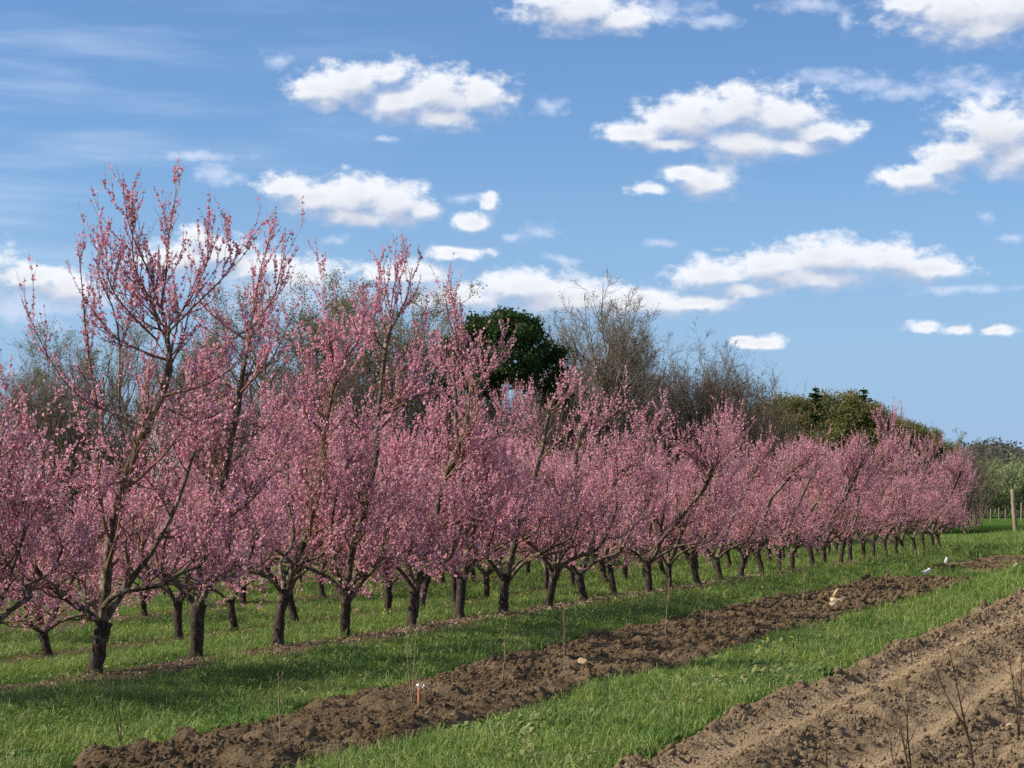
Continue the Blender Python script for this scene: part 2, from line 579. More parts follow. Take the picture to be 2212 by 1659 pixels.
def mat_ground():
    m, T, out = material('orchard_floor')
    pos = T.n('ShaderNodeNewGeometry').outputs['Position']
    sep = T.n('ShaderNodeSeparateXYZ', {0: pos})
    n1 = T.noise(pos, 0.9, 4, 0.6)
    n2 = T.noise(pos, 14, 5, 0.7)
    n0 = T.noise(pos, 0.12, 3, 0.5)
    g = T.mix(T.rng(n2, 0.3, 0.7), (0.020, 0.045, 0.010, 1), (0.070, 0.125, 0.026, 1))
    g = T.mix(T.rng(n1, 0.5, 0.72, 0, 0.6), g, (0.10, 0.125, 0.035, 1))
    g = T.mix(T.rng(n0, 0.45, 0.7, 0, 0.5), g, (0.055, 0.13, 0.025, 1))
    # brown bands of mulch and dead grass along the tree rows
    xw = T.m('ADD', sep.outputs[0], T.m('MULTIPLY', T.m('SUBTRACT', n1, 0.5), 0.9))
    band = None
    for x0, hw in ((-12.25, 0.72), (-17.2, 0.7), (-22.1, 0.7), (-26.8, 0.7)):
        d = T.m('ABSOLUTE', T.m('SUBTRACT', xw, x0))
        bnd = T.rng(d, hw, hw * 0.55, 0, 1, True)
        band = bnd if band is None else T.m('MAXIMUM', band, bnd)
    band = T.m('MULTIPLY', band, T.rng(sep.outputs[1], 96, 90, 0, 1))
    mul = T.mix(T.rng(n2, 0.35, 0.68), (0.060, 0.040, 0.028, 1), (0.24, 0.175, 0.12, 1))
    g = T.mix(band, g, mul)
    b = T.n('ShaderNodeBump', {'Height': n2, 'Strength': 0.8, 'Distance': 0.05})
    p = T.n('ShaderNodeBsdfDiffuse', {'Color': g, 'Roughness': 0.9, 'Normal': b.outputs[0]})
    T.put(out.inputs[0], p.outputs[0])
    return m


def mat_grass(name, c0, c1, c2, trans=0.35, dry=(0.22, 0.22, 0.09)):
    m, T, out = material(name)
    oi = T.n('ShaderNodeObjectInfo')
    pos = T.n('ShaderNodeNewGeometry')
    nz = T.noise(pos.outputs['Position'], 1.1, 3, 0.6)
    c = T.mix(oi.outputs['Random'], (*c0, 1), (*c1, 1))
    c = T.mix(T.rng(nz, 0.42, 0.66), c, (*c2, 1))
    nl = T.noise(pos.outputs['Position'], 0.45, 2, 0.5)
    c = T.mix(T.rng(nl, 0.46, 0.62, 0, 0.6), c, (c1[0] * 1.5, c1[1] * 1.12, c1[2] * 1.3, 1))
    isl = pos.outputs['Random Per Island']
    c = T.mix(T.rng(isl, 0.84, 0.92, 0, 0.8), c, (*dry, 1))
    k = T.rng(isl, 0, 0.9, 0.75, 1.25)
    cc = T.n('ShaderNodeVectorMath', {0: c}, operation='SCALE')
    T.put(cc.inputs['Scale'], k)
    d = T.n('ShaderNodeBsdfPrincipled', {'Base Color': cc.outputs[0], 'Roughness': 0.6})
    d.inputs['Specular IOR Level'].default_value = 0.25
    tr = T.n('ShaderNodeBsdfTranslucent', {'Color': cc.outputs[0]})
    mx = T.n('ShaderNodeMixShader', {0: trans, 1: d.outputs[0], 2: tr.outputs[0]})
    T.put(out.inputs[0], mx.outputs[0])
    return m


M_ground = mat_ground()
M_grass = mat_grass('meadow_grass', (0.062, 0.140, 0.022), (0.125, 0.232, 0.038), (0.165, 0.245, 0.054))
M_weed = mat_grass('broad_weeds', (0.055, 0.125, 0.030), (0.10, 0.19, 0.045), (0.12, 0.18, 0.06))


def mat_plain(name, c, rough=0.8, var=0.25, scale=12, bump=0.4):
    m, T, out = material(name)
    pos = T.n('ShaderNodeTexCoord').outputs['Object']
    n = T.noise(pos, scale, 5, 0.65)
    col = T.mix(T.rng(n, 0.3, 0.7), (*[x * (1 - var) for x in c], 1), (*[min(1, x * (1 + var)) for x in c], 1))
    b = T.n('ShaderNodeBump', {'Height': n, 'Strength': bump, 'Distance': 0.02})
    p = T.n('ShaderNodeBsdfPrincipled', {'Base Color': col, 'Roughness': rough, 'Normal': b.outputs[0]})
    T.put(out.inputs[0], p.outputs[0])
    return m


M_post = mat_plain('weathered_post', (0.23, 0.175, 0.12), 0.85, 0.35, 4)
M_rock = mat_plain('pale_stone', (0.44, 0.335, 0.20), 0.85, 0.2, 9)
M_rock2 = mat_plain('tan_stone', (0.34, 0.245, 0.14), 0.9, 0.25, 9)
M_whitep = mat_plain('white_plastic', (0.72, 0.70, 0.66), 0.5, 0.08, 9, 0.1)
M_orange = mat_plain('orange_tape', (0.42, 0.14, 0.07), 0.6, 0.2, 30, 0.1)
M_litter = mat_petal('dead_leaf_litter', [(0.0, (0.12, 0.075, 0.05)), (0.4, (0.26, 0.18, 0.12)), (0.8, (0.40, 0.31, 0.22)), (1.0, (0.55, 0.42, 0.36))], 0.1)
M_yellow = mat_petal('dandelion_yellow', [(0.0, (0.70, 0.55, 0.03)), (1.0, (0.75, 0.62, 0.05))], 0.2)
M_hill = mat_petal('hill_cover', [(0.0, (0.06, 0.065, 0.04)), (1.0, (0.07, 0.075, 0.045))], 0.0)

# ------------------------------------------------------------------ terrain
X1L, X1R = -9.15, -6.6                       # first dug strip
X2L, X2R = -4.66, -0.6                       # second dug strip


def H0(x, y):
    x = np.asarray(x, float); y = np.asarray(y, float)
    z = -0.37 * sstep(-x, 13.2, 17.2) - 0.07 * sstep(-x, 18, 22)
    z = z + 0.05 * (fbm(x * 0.5, y * 0.35, 3, 3) - 0.5)
    z = z + 0.05 * np.exp(-((x + 10.6) / 0.9) ** 2)
    return z


def axis(pts):
    out = []
    for (a, b, n) in pts:
        out.append(np.linspace(a, b, n, endpoint=False))
    out.append([pts[-1][1]])
    return np.concatenate(out)


xs = axis([(-2500, -300, 12), (-300, -60, 16), (-60, -30, 30), (-30, 0, 200), (0, 60, 20), (60, 2500, 14)])
ys = axis([(-60, 5, 8), (5, 50, 240), (50, 110, 100), (110, 400, 40), (400, 4500, 16)])
GX, GY = np.meshgrid(xs, ys)
GZ = H0(GX, GY)
LX1 = -8.5 - 0.7 * sstep(GY, 14, 27)
GZ = GZ - 0.10 * sstep(GX - LX1, 0.05, 0.25) * (1 - sstep(GX, X1R - 0.25, X1R - 0.05)) * (GY > 13.0) * (GY < 74)
LX2 = X2L - np.clip(0.012 * (GY - 14), 0, 0.45)
GZ = GZ - 0.10 * sstep(GX - LX2, 0.05, 0.25) * (1 - sstep(GX, X2R - 0.25, X2R - 0.05)) * (GY < 95)
g = Geo()
idx = np.arange(GX.size).reshape(GX.shape)
g.add(np.stack([GX, GY, GZ], -1), np.stack([idx[:-1, :-1], idx[:-1, 1:], idx[1:, 1:], idx[1:, :-1]], -1).reshape(-1, 4))
tag(put('ground', g, M_ground, smooth=True), kind='structure')


def ridged(x, y, s, o=3):
    v, a, t = 0, 1, 0
    for i in range(o):
        v = v + a * (1 - np.abs(2 * vnoise(x, y, s + i * 11) - 1))
        t += a; a *= 0.5
        x, y = x * 2.1 + 3.7, y * 2.1 + 1.9
    return v / t


def left2(y):
    return X2L - np.clip(0.012 * (y - 14), 0, 0.45)


def soil_height(which, x, y):
    L, Rr = (-8.5 - 0.7 * sstep(y, 14, 27), X1R) if which == 1 else (left2(y), X2R)
    yend = 74 if which == 1 else 95
    e = 0.30 * (fbm(y * 0.9, x * 0 + which, 40 + which, 4) - 0.5) * 1.6
    e2 = 0.30 * (fbm(y * 0.9, x * 0 + 9 + which, 60 + which, 4) - 0.5) * 1.6
    m = sstep(x + e, L - 0.05, L + 0.30) * (1 - sstep(x + e2, Rr - 0.30, Rr + 0.05))
    m = m * (1 - sstep(y, yend - 3, yend))
    if which == 1:
        m = m * sstep(y + e * 1.5, 12.6, 13.3) * (1 - sstep(y + e * 4, 50.5, 52) * (1 - sstep(y + e * 4, 57, 58)))
    cl = np.maximum(0, fbm(x * 3.4, y * 2.8, 70, 5, 0.6) - 0.46)
    if which == 1:
        mound = 0.035 * np.exp(-((x + 8.0) / 0.85) ** 2) * (0.4 + 1.0 * fbm(x * 0.5 + 5, y * 0.45, 71, 3))
        h = 0.0 + mound + 0.28 * cl + 0.075 * ridged(x * 4.5, y * 4.0, 72) * fbm(x * 1.3, y * 1.3, 73, 2) + 0.045 * (fbm(x * 13, y * 13, 74, 3) - 0.5)
    else:
        # wheel lanes run along the strip between crumbly ridges
        xx = x + 0.12 * (fbm(y * 0.25, x * 0, 80, 3) - 0.5)
        lane = np.exp(-((xx + 4.02) / 0.20) ** 2) + np.exp(-((xx + 2.80) / 0.20) ** 2)
        ridge = 0.06 * np.exp(-((xx + 4.42) / 0.14) ** 2) + 0.11 * np.exp(-((xx + 3.42) / 0.20) ** 2) + 0.09 * np.exp(-((xx + 2.42) / 0.2) ** 2) + 0.06 * np.exp(-((xx + 1.5) / 0.2) ** 2)
        roughk = 1 - 0.82 * np.clip(lane, 0, 1)
        tread = 0.042 * np.exp(-((xx + 4.22) / 0.10) ** 2) * np.sin(y * 2 * np.pi / 0.10 + xx * 25) * (fbm(y * 0.7, x * 0, 81, 2) > 0.45)
        h = 0.02 + ridge * 0.8 * (0.4 + fbm(x * 1.1, y * 0.8, 82, 3)) - 0.035 * lane + roughk * (0.27 * cl + 0.06 * ridged(x * 5, y * 5, 83) * fbm(x * 1.7, y * 1.7, 85, 2) + 0.05 * (fbm(x * 14, y * 14, 84, 3) - 0.5)) + tread
    return m, np.where(m > 0, h, 0)


def soil_z(which, x, y):
    m, h = soil_height(which, x, y)
    return H0(x, y) - 0.10 + m * (h + 0.11)


def soil_mesh(which, mat):
    L, Rr = (X1L - 0.35, X1R + 0.35) if which == 1 else (X2L - 0.85, X2R + 0.2)
    yy, y, dy = [], (11.8 if which == 1 else 12.5), 0.022
    while y < (84.5 if which == 1 else 95.5):
        yy.append(y)
        dy = 0.022 * max(1, (y / 18.0) ** 1.35)
        y += dy
    xx = np.arange(L, Rr, 0.026)
    X, Y = np.meshgrid(xx, np.array(yy))
    Z = soil_z(which, X, Y)
    g = Geo()
    idx = np.arange(X.size).reshape(X.shape)
    g.add(np.stack([X, Y, Z], -1), np.stack([idx[:-1, :-1], idx[:-1, 1:], idx[1:, 1:], idx[1:, :-1]], -1).reshape(-1, 4))
    return tag(put('soil', g, mat, smooth=True), kind='structure')


soil_mesh(1, M_soil1)
soil_mesh(2, M_soil2)

# ------------------------------------------------------------------ instanced ground cover (stuff)
stock = bpy.data.collections.new('stock')     # source clumps, not linked to the scene


def gn_scatter(name, label, protos, P, rot, scl, idx, cat=None):
    col = bpy.data.collections.new(name + '_kinds')
    for i, (me) in enumerate(protos):
        o = bpy.data.objects.new('%s_%02d' % (name, i), me)
        col.objects.link(o)
    me = bpy.data.meshes.new(name)
    me.vertices.add(len(P))
    me.vertices.foreach_set('co', np.asarray(P, np.float32).ravel())
    for nm, ty, dat in (('rot', 'FLOAT_VECTOR', rot), ('scl', 'FLOAT_VECTOR', scl)):
        at = me.attributes.new(nm, ty, 'POINT')
        at.data.foreach_set('vector', np.asarray(dat, np.float32).ravel())
    at = me.attributes.new('kindi', 'INT', 'POINT')
    at.data.foreach_set('value', np.asarray(idx, np.int32))
    o = bpy.data.objects.new(name, me)
    sc.collection.objects.link(o)
    ng = bpy.data.node_groups.new(name, 'GeometryNodeTree')
    ng.interface.new_socket('Geometry', in_out='INPUT', socket_type='NodeSocketGeometry')
    ng.interface.new_socket('Geometry', in_out='OUTPUT', socket_type='NodeSocketGeometry')
    T = NT(ng)
    gi, go = T.n('NodeGroupInput'), T.n('NodeGroupOutput')
    m2p = T.n('GeometryNodeMeshToPoints', {0: gi.outputs[0]})
    ci = T.n('GeometryNodeCollectionInfo')
    ci.inputs[0].default_value = col
    ci.inputs['Separate Children'].default_value = True
    ci.inputs['Reset Children'].default_value = True

    def attr(nm, ty):
        a = T.n('GeometryNodeInputNamedAttribute', data_type=ty)
        a.inputs[0].default_value = nm
        return a.outputs[0]
    ip = T.n('GeometryNodeInstanceOnPoints', {'Points': m2p.outputs[0], 'Instance': ci.outputs[0], 'Pick Instance': True,
                                              'Instance Index': attr('kindi', 'INT'), 'Rotation': attr('rot', 'FLOAT_VECTOR'), 'Scale': attr('scl', 'FLOAT_VECTOR')})
    T.put(go.inputs[0], ip.outputs[0])
    md = o.modifiers.new('scatter', 'NODES')
    md.node_group = ng
    tag(o, label, cat, None, 'stuff')
    return o


def grass_clump(rng, n, rad, hgt, w, bend, mat):
    g = Geo()
    b = np.stack([rng.normal(0, rad, n), rng.normal(0, rad, n), np.full(n, -0.01)], 1)
    a = rng.uniform(0, 2 * np.pi, n)
    lean = np.stack([np.cos(a), np.sin(a), np.zeros(n)], 1)
    side = np.stack([-np.sin(a), np.cos(a), np.zeros(n)], 1)
    h = hgt * rng.uniform(0.5, 1.15, n)[:, None]
    bd = bend * rng.uniform(0.2, 1.3, n)[:, None]
    wd = w * rng.uniform(0.7, 1.3, n)[:, None]
    m = b + lean * h * bd * 0.35 + UP * h * 0.6
    t = b + lean * h * bd * 1.0 + UP * h * (1.0 - 0.35 * bd)
    V = np.stack([b - side * wd, b + side * wd, m + side * wd * 0.8, m - side * wd * 0.8, t], 1)
    base = (np.arange(n) * 5)[:, None]
    g.add(V, base + np.array([[0, 1, 2, 3]]))
    g.f.append(base + np.array([[3, 2, 4]]))
    return g.mesh('grass_clump', mat)


def weed_clump(rng, n, size, mat):
    g = Geo()
    a = rng.uniform(0, 2 * np.pi, n)
    d = np.stack([np.cos(a), np.sin(a), rng.uniform(0.25, 1.1, n)], 1)
    d = unit(d)
    side = np.stack([-np.sin(a), np.cos(a), np.zeros(n)], 1)
    L = size * rng.uniform(0.6, 1.2, n)[:, None]
    w = L * 0.16
    b = np.zeros((n, 3))
    m = d * L * 0.6
    t = d * L - UP * L * 0.25
    V = np.stack([b, m - side * w, m + side * w, t], 1)
    base = (np.arange(n) * 4)[:, None]
    g.add(V, base + np.array([[0, 2, 1]]))
    g.f.append(base + np.array([[1, 2, 3]]))
    return g.mesh('weed_clump', mat)


def in_view(x, y, margin=1.08, sidepad=0.6):
    z = x * FWD[0] + y * FWD[1]
    r = x * RGT[0] + y * RGT[1]
    return (z > 12) & (np.abs(r) < z * (W_ / 2 / F_) * margin + sidepad)


def scatter_pts(rng, dens_fn, x0, x1, y0, y1, n):
    x = rng.uniform(x0, x1, n)
    y = rng.uniform(y0, y1, n)
    ok = in_view(x, y)
    x, y = x[ok], y[ok]
    k = rng.uniform(0, 1, len(x)) < dens_fn(x, y)
    return x[k], y[k]


def grass_mask(x, y):
    m1, _ = soil_height(1, x, y)
    m2, _ = soil_height(2, x, y)
    m = (m1 < 0.06) & (m2 < 0.06)
    n = fbm(x * 0.9, y * 0.9, 90, 3)
    band = np.zeros_like(x)
    for x0, hw in ((-12.25, 0.70), (-17.2, 0.6), (-22.1, 0.6), (-26.8, 0.6)):
        band = np.maximum(band, 1 - sstep(np.abs(x - x0 + 0.9 * (n - 0.5)), hw * 0.5, hw))
    band = np.where(y > 92, 0, band)
    return m * (1 - 0.985 * band)


rngg = np.random.default_rng(11)
gp, gr, gs, gk = [], [], [], []
# (depth range along y, candidates, clump scale)
for (y0, y1, x0, x1, dens, s) in ((11, 20, -14, -2, 190, 0.95), (20, 30, -20, 0, 120, 1.05), (30, 45, -30, 0, 55, 1.35), (45, 70, -40, 4, 22, 1.9), (70, 130, -45, 20, 7, 2.8)):
    n = int((x1 - x0) * (y1 - y0) * dens)
    x, y = scatter_pts(rngg, lambda a, b: grass_mask(a, b) * (0.55 + 0.45 * (fbm(a * 1.6, b * 1.6, 91, 2) > 0.45)), x0, x1, y0, y1, n)
    k = fbm(x * 1.1, y * 1.1, 92, 3)
    near_tall = 1 + 0.45 * ((x < X2L) & (x > X1R)) + 0.5 * ((x > -12.2) & (x < -11.2))
    ss = s * (0.25 + 1.3 * k ** 1.4 / 0.6) * 0.85 * (0.6 + 0.8 * fbm(x * 4, y * 4, 93, 2)) * rngg.uniform(0.75, 1.25, len(x)) * near_tall
    gp.append(np.stack([x, y, H0(x, y)], 1))
    gr.append(np.stack([rngg.normal(0, 0.30, len(x)), rngg.normal(0, 0.30, len(x)), rngg.uniform(0, 6.28, len(x))], 1))
    gs.append(np.stack([s * 1.1 * np.ones(len(x)), s * 1.1 * np.ones(len(x)), ss], 1))
    gk.append(rngg.integers(0, 6, len(x)))
protos = [grass_clump(rngg, 16, 0.05, 0.085, 0.0032, 0.9, M_grass), grass_clump(rngg, 20, 0.055, 0.075, 0.0030, 1.2, M_grass), grass_clump(rngg, 14, 0.035, 0.12, 0.0036, 1.0, M_grass),
          grass_clump(rngg, 18, 0.05, 0.065, 0.0034, 1.0, M_grass), grass_clump(rngg, 12, 0.03, 0.12, 0.0030, 0.9, M_grass), grass_clump(rngg, 22, 0.055, 0.055, 0.0032, 0.7, M_grass)]
gn_scatter('grass', 'lush green spring grass between the tree rows and the dug strips', protos, np.concatenate(gp), np.concatenate(gr), np.concatenate(gs), np.concatenate(gk))
print('grass clumps', sum(len(a) for a in gp))

# broad-leaved weeds, mostly along the lip of the near dug strips
x, y = scatter_pts(rngg, lambda a, b: grass_mask(a, b) * np.clip(1.3 * sstep(fbm(a * 0.8, b * 0.8, 95, 3), 0.42, 0.62) * (0.25 + 1.0 * ((a < X2L) & (a > X1R + 0.0))), 0, 1), -13, -3, 11, 29, 15000)
s = rngg.uniform(0.35, 0.95, len(x)) * np.clip(y / 20, 1, 1.3) * (1 + 0.35 * (x > X1R))
gn_scatter('weeds', 'broad-leaved green weeds growing in the grass strips', [weed_clump(rngg, 9, 0.10, M_weed), weed_clump(rngg, 13, 0.085, M_weed), weed_clump(rngg, 7, 0.13, M_weed)],
           np.stack([x, y, H0(x, y) + 0.01], 1), np.stack([0 * x, 0 * x, rngg.uniform(0, 6.28, len(x))], 1), np.stack([s, s, s], 1), rngg.integers(0, 3, len(x)))


def clod(rng, mat):
    g = Geo()
    import bmesh
    bm = bmesh.new()
    bmesh.ops.create_icosphere(bm, subdivisions=2, radius=1.0)
    bm.verts.ensure_lookup_table()
    V = np.array([v.co[:] for v in bm.verts])
    Fc = np.array([[v.index for v in f.verts] for f in bm.faces])
    bm.free()
    s = rng.uniform(0, 100)
    k = 1 + 0.9 * (fbm(V[:, 0] * 1.7 + s, V[:, 1] * 1.7 + V[:, 2] * 1.3 + s, 5, 3) - 0.5) + rng.normal(0, 0.07, len(V))
    V = V * k[:, None] * np.array([1.0, rng.uniform(0.7, 1), rng.uniform(0.5, 0.75)])
    g.add(V, Fc)
    return g.mesh('clod', mat)


for which, mat, n, nm, lab in ((1, M_soil1, 52000, 'soil_clods', 'dark crumbly clods lying on the dug strip beside the grass'), (2, M_soil2, 70000, 'soil_crumbs', 'light brown crumbs of earth lying on the near dug strip')):
    L, Rr = (X1L, X1R) if which == 1 else (X2L, X2R)
    y1 = 60
    yy = 12 + (y1 - 12) * rngg.uniform(0, 1, n) ** 1.5
    xx = rngg.uniform(L - (0.15 if which == 1 else 0.6), Rr + 0.1, n)
    ok = in_view(xx, yy)
    xx, yy = xx[ok], yy[ok]
    m, h = soil_height(which, xx, yy)
    pr = (0.25 + 1.2 * sstep(fbm(xx * 1.7, yy * 1.7, 99, 3), 0.4, 0.65)) * (m > 0.15)
    if which == 2:
        lane = np.exp(-((xx + 4.02) / 0.2) ** 2) + np.exp(-((xx + 2.80) / 0.2) ** 2)
        pr = pr * (1 - 0.85 * np.clip(lane, 0, 1))
    k = rngg.uniform(0, 1, len(xx)) < pr
    xx, yy = xx[k], yy[k]
    s = np.clip(rngg.lognormal(math.log(0.013), 0.5, len(xx)), 0.005, 0.055) * np.clip(yy / 20, 1, 2)
    P = np.stack([xx, yy, soil_z(which, xx, yy) + s * 0.15], 1)
    gn_scatter(nm, lab, [clod(rngg, mat) for _ in range(5)], P, rngg.uniform(0, 6.28, (len(xx), 3)), np.stack([s, s, s], 1), rngg.integers(0, 5, len(xx)))
    print(nm, len(xx))

g = Geo()
for which, n_ in ((1, 5000), (2, 9000)):
    L_, R_ = (X1L, X1R) if which == 1 else (X2L - 0.4, X2R)
    xx = rngg.uniform(L_, R_, n_); yy = 12.5 + 35 * rngg.uniform(0, 1, n_) ** 1.5
    ok = in_view(xx, yy); xx, yy = xx[ok], yy[ok]
    m, h = soil_height(which, xx, yy)
    xx, yy = xx[m > 0.3], yy[m > 0.3]
    C = np.stack([xx, yy, soil_z(which, xx, yy) + 0.008], 1)
    half = len(C) // 3
    flakes(g, C[half:], rngg.uniform(0.004, 0.010, len(C) - half) * np.clip(yy[half:] / 20, 1, 1.6), rngg, 4, 0.3, np.array([0, 0, 1.0]), 0.8)
    flakes(g, C[:half], rngg.uniform(0.014, 0.045, half), rngg, 4, 0.1, np.array([0, 0, 1.0]), 0.10)
tag(put('straw_and_grit', g, M_litter), 'bits of straw, root and grit scattered over the dug strips', None, None, 'stuff')
# thatch and dead stalks in the turf
x, y = scatter_pts(rngg, lambda a, b: grass_mask(a, b) * sstep(fbm(a * 0.9, b * 0.9, 57, 3), 0.48, 0.62), -22, -4, 12, 45, 30000)
g = Geo()
C = np.stack([x, y, H0(x, y) + rngg.uniform(0.03, 0.09, len(x))], 1)
flakes(g, C, rngg.uniform(0.02, 0.055, len(x)), rngg, 4, 0.1, None, 0.09)
M_straw = mat_petal('dead_grass', [(0.0, (0.24, 0.20, 0.10)), (0.6, (0.38, 0.34, 0.19)), (1.0, (0.48, 0.44, 0.27))], 0.2)
tag(put('dead_grass', g, M_straw), 'dry straw-coloured stalks mixed into the green turf', None, None, 'stuff')
# leaf litter under the rows, dandelions
g = Geo()
for x0, n, spread in ((-12.25, 13000, 0.36), (-17.4, 4000, 0.5), (-22.1, 2500, 0.5)):
    y = 12 + 70 * rngg.uniform(0, 1, n) ** 1.4
    x = x0 + rngg.normal(0, spread, n) + 0.5 * (fbm(y * 0.8, y * 0, 33, 3) - 0.5)
    ok = in_view(x, y)
    x, y = x[ok], y[ok]
    C = np.stack([x, y, H0(x, y) + rngg.uniform(0.005, 0.03, len(x))], 1)
    flakes(g, C, rngg.uniform(0.012, 0.035, len(x)) * np.clip(y / 22, 1, 1.8), rngg, 4, 0.2, np.array([0, 0, 1.2]), 0.45)
tag(put('leaf_litter', g, M_litter), 'dead leaves and tan chips scattered along the foot of the tree rows', None, None, 'stuff')
g = Geo()
x, y = scatter_pts(rngg, lambda a, b: grass_mask(a, b) * (fbm(a * 0.35, b * 0.35, 55, 2) > 0.5), -28, -4, 12, 70, 2600)
C = np.stack([x, y, H0(x, y) + 0.10 * np.clip(y / 25, 1, 1.5)], 1)
flakes(g, C, rngg.uniform(0.008, 0.015, len(x)) * np.clip(y / 25, 0.8, 1.4), rngg, 7, 0.15, np.array([0, 0, 2.0]))
tag(put('dandelions', g, M_yellow), 'small yellow dandelion flowers dotted through the grass', None, None, 'stuff')

# ------------------------------------------------------------------ peach trees
ORD = ['first', 'second', 'third', 'fourth', 'fifth', 'sixth', 'seventh', 'eighth', 'ninth', 'tenth', 'eleventh', 'twelfth', 'thirteenth', 'fourteenth', 'fifteenth',
       'sixteenth', 'seventeenth', 'eighteenth', 'nineteenth', 'twentieth', 'twenty-first', 'twenty-second', 'twenty-third', 'twenty-fourth', 'twenty-fifth', 'twenty-sixth',
       'twenty-seventh', 'twenty-eighth', 'twenty-ninth', 'thirtieth', 'thirty-first', 'thirty-second', 'thirty-third', 'thirty-fourth', 'thirty-fifth']


def peach_tree(seed, leader=None, fork=0.62, top=4.2, whip=0.55, dens=1.0, spread=1.45, scaffolds=None, petals=None, spires=None):
    """leader: list of (to the right in view, height) in metres; returns the Empty of a finished tree at the origin"""
    rng = np.random.default_rng(seed)
    root = empty('peach_tree', (0, 0, 0))
    # trunk
    r0 = rng.uniform(0.068, 0.086)
    if leader is None:
        lx, z = 0.0, 0.0
        leader = [(0, 0)]
        z = fork
        lx = rng.normal(0.03, 0.12)
        leader.append((lx, z))
        lean = rng.uniform(0.3, 0.62)
        while z < top - 1.0:
            dz = rng.uniform(0.3, 0.55)
            z += dz
            lx += dz * lean + rng.normal(0, 0.07)
            leader.append((lx, z))
    pts = []
    dep = 0.0
    for i, (a, z) in enumerate(leader):
        if i:
            dep += rng.normal(0, 0.07)
        pts.append(RGT * a + FWD * dep + UP * z)
    pts = np.array(pts)
    zf = fork
    i = np.searchsorted(pts[:, 2], zf)
    i = max(1, min(i, len(pts) - 1))
    f = (zf - pts[i - 1, 2]) / max(1e-6, pts[i, 2] - pts[i - 1, 2])
    fp = pts[i - 1] * (1 - f) + pts[i] * f
    tr = np.vstack([[0, 0, -0.08], pts[0] + [0, 0, 0.0], pts[1:i], fp, fp + (pts[i] - fp) * 0.12])
    tp = resample(tr, 12, rng, 0.008)
    k = np.linspace(0, 1, 12)
    rr = r0 * (1.0 + 0.60 * np.exp(-k * 8) - 0.06 * k + 0.18 * np.exp(-((k - 0.95) / 0.14) ** 2))
    gt = Geo()
    tubes(gt, tp[None], rr[None], 12, 0.07, rng)
    put('trunk', gt, M_trunk, root, True)
    limbs = []
    lp = resample(np.vstack([fp - (fp - tr[1]) * 0.08, pts[i:]]), 16, rng, 0.014)
    kk = np.linspace(0, 1, 16)
    lr = r0 * (0.80 - 0.42 * kk) + 0.006 * np.sin(kk * 19 + seed)
    limbs.append((lp, lr))
    if scaffolds is None:
        nsc = rng.integers(3, 6)
        a0 = rng.uniform(0, 6.28)
        scaffolds = []
        for q in range(nsc):
            a = a0 + q * 2 * np.pi / nsc + rng.normal(0, 0.3)
            d = np.array([math.cos(a), math.sin(a), 0])
            L = spread * rng.uniform(0.7, 1.1)
            h1 = rng.uniform(0.20, 0.5)
            h2 = rng.uniform(1.0, 1.9) if q % 3 else rng.uniform(0.4, 0.9)
            L = L * (0.82 if q % 3 else 1.05)
            sidev = np.array([-d[1], d[0], 0]) * rng.normal(0, 0.12)
            scaffolds.append([fp * 1.0 - UP * rng.uniform(0.02, 0.16), fp + d * L * 0.16 + UP * 0.20 + sidev * 0.3, fp + d * L * 0.40 + UP * (0.18 + h1 * 0.6) + sidev, fp + d * L * 0.68 + UP * (0.15 + h1) - sidev, fp + d * L * 0.88 + UP * (h1 + h2) * 0.6, fp + d * L + UP * (h1 + h2)])
    else:
        scaffolds = [[fp * 0.97 if j == 0 else (RGT * q[0] + UP * q[1] + FWD * q[2]) for j, q in enumerate(sc_)] for sc_ in scaffolds]
    for s_ in scaffolds:
        p_ = resample(np.array(s_), 14, rng, 0.015)
        limbs.append((p_, r0 * np.linspace(0.50, 0.17, 14) * rng.uniform(0.85, 1.15)))
    for (p_, r_) in limbs:
        gl = Geo()
        tubes(gl, p_[None], r_[None], 8, 0.09, rng)
        put('limb', gl, M_limb, root, True)
    # finer wood
    L0 = np.stack([resample(p_, 14) for p_, _ in limbs])
    R0 = np.stack([np.interp(np.linspace(0, 1, 14), np.linspace(0, 1, len(r_)), r_) for _, r_ in limbs])
    lead = L0[:1]; leadR = R0[:1]
    sca = L0[1:]; scaR = R0[1:]
    A1, B1 = spawn(lead, leadR, rng, int(13 * dens), 0.12, 1.0, (0.75, 1.45), (0.7, 1.6), 0.48, 8, 0.15, 0.13)
    tt_ = (A1[:, 0, 2] - fp[2]) / max(0.5, lp[-1, 2] - fp[2])
    A1 = A1[:, :1] + (A1 - A1[:, :1]) * np.clip(1.12 - 0.5 * tt_, 0.5, 1.1)[:, None, None]
    A2, B2 = spawn(sca, scaR, rng, int(8 * dens), 0.22, 1.0, (0.5, 1.2), (0.45, 1.0), 0.60, 8, 0.16, 0.13)
    br = np.concatenate([A1, A2]); brR = np.concatenate([B1, B2])
    brR = np.maximum(brR, 0.005)
    C, D = spawn(br, brR, rng, 4, 0.2, 1.0, (0.4, 1.2), (0.25, 0.6), 0.6, 6, 0.14, 0.13)
    mid_g = Geo()
    tubes(mid_g, br, brR, 5)
    tubes(mid_g, C, np.maximum(D, 0.003), 4)
    # whips
    S1, Q1 = spawn(C, D, rng, 4, 0.15, 1.0, (0.2, 1.0), (0.16, 0.52), 0.7, 5, 0.22, 0.07)
    S2, Q2 = spawn(br, brR, rng, 5, 0.1, 1.0, (0.4, 1.3), (0.2, 0.5), 0.4, 5, 0.28, 0.07)
    S3, Q3 = spawn(lead, leadR, rng, 8, 0.2, 0.95, (0.7, 1.5), (0.15, 0.45), 0.2, 5, 0.25, 0.08)
    # long upright shoots at the very top
    n4 = 9 if spires is None else 3
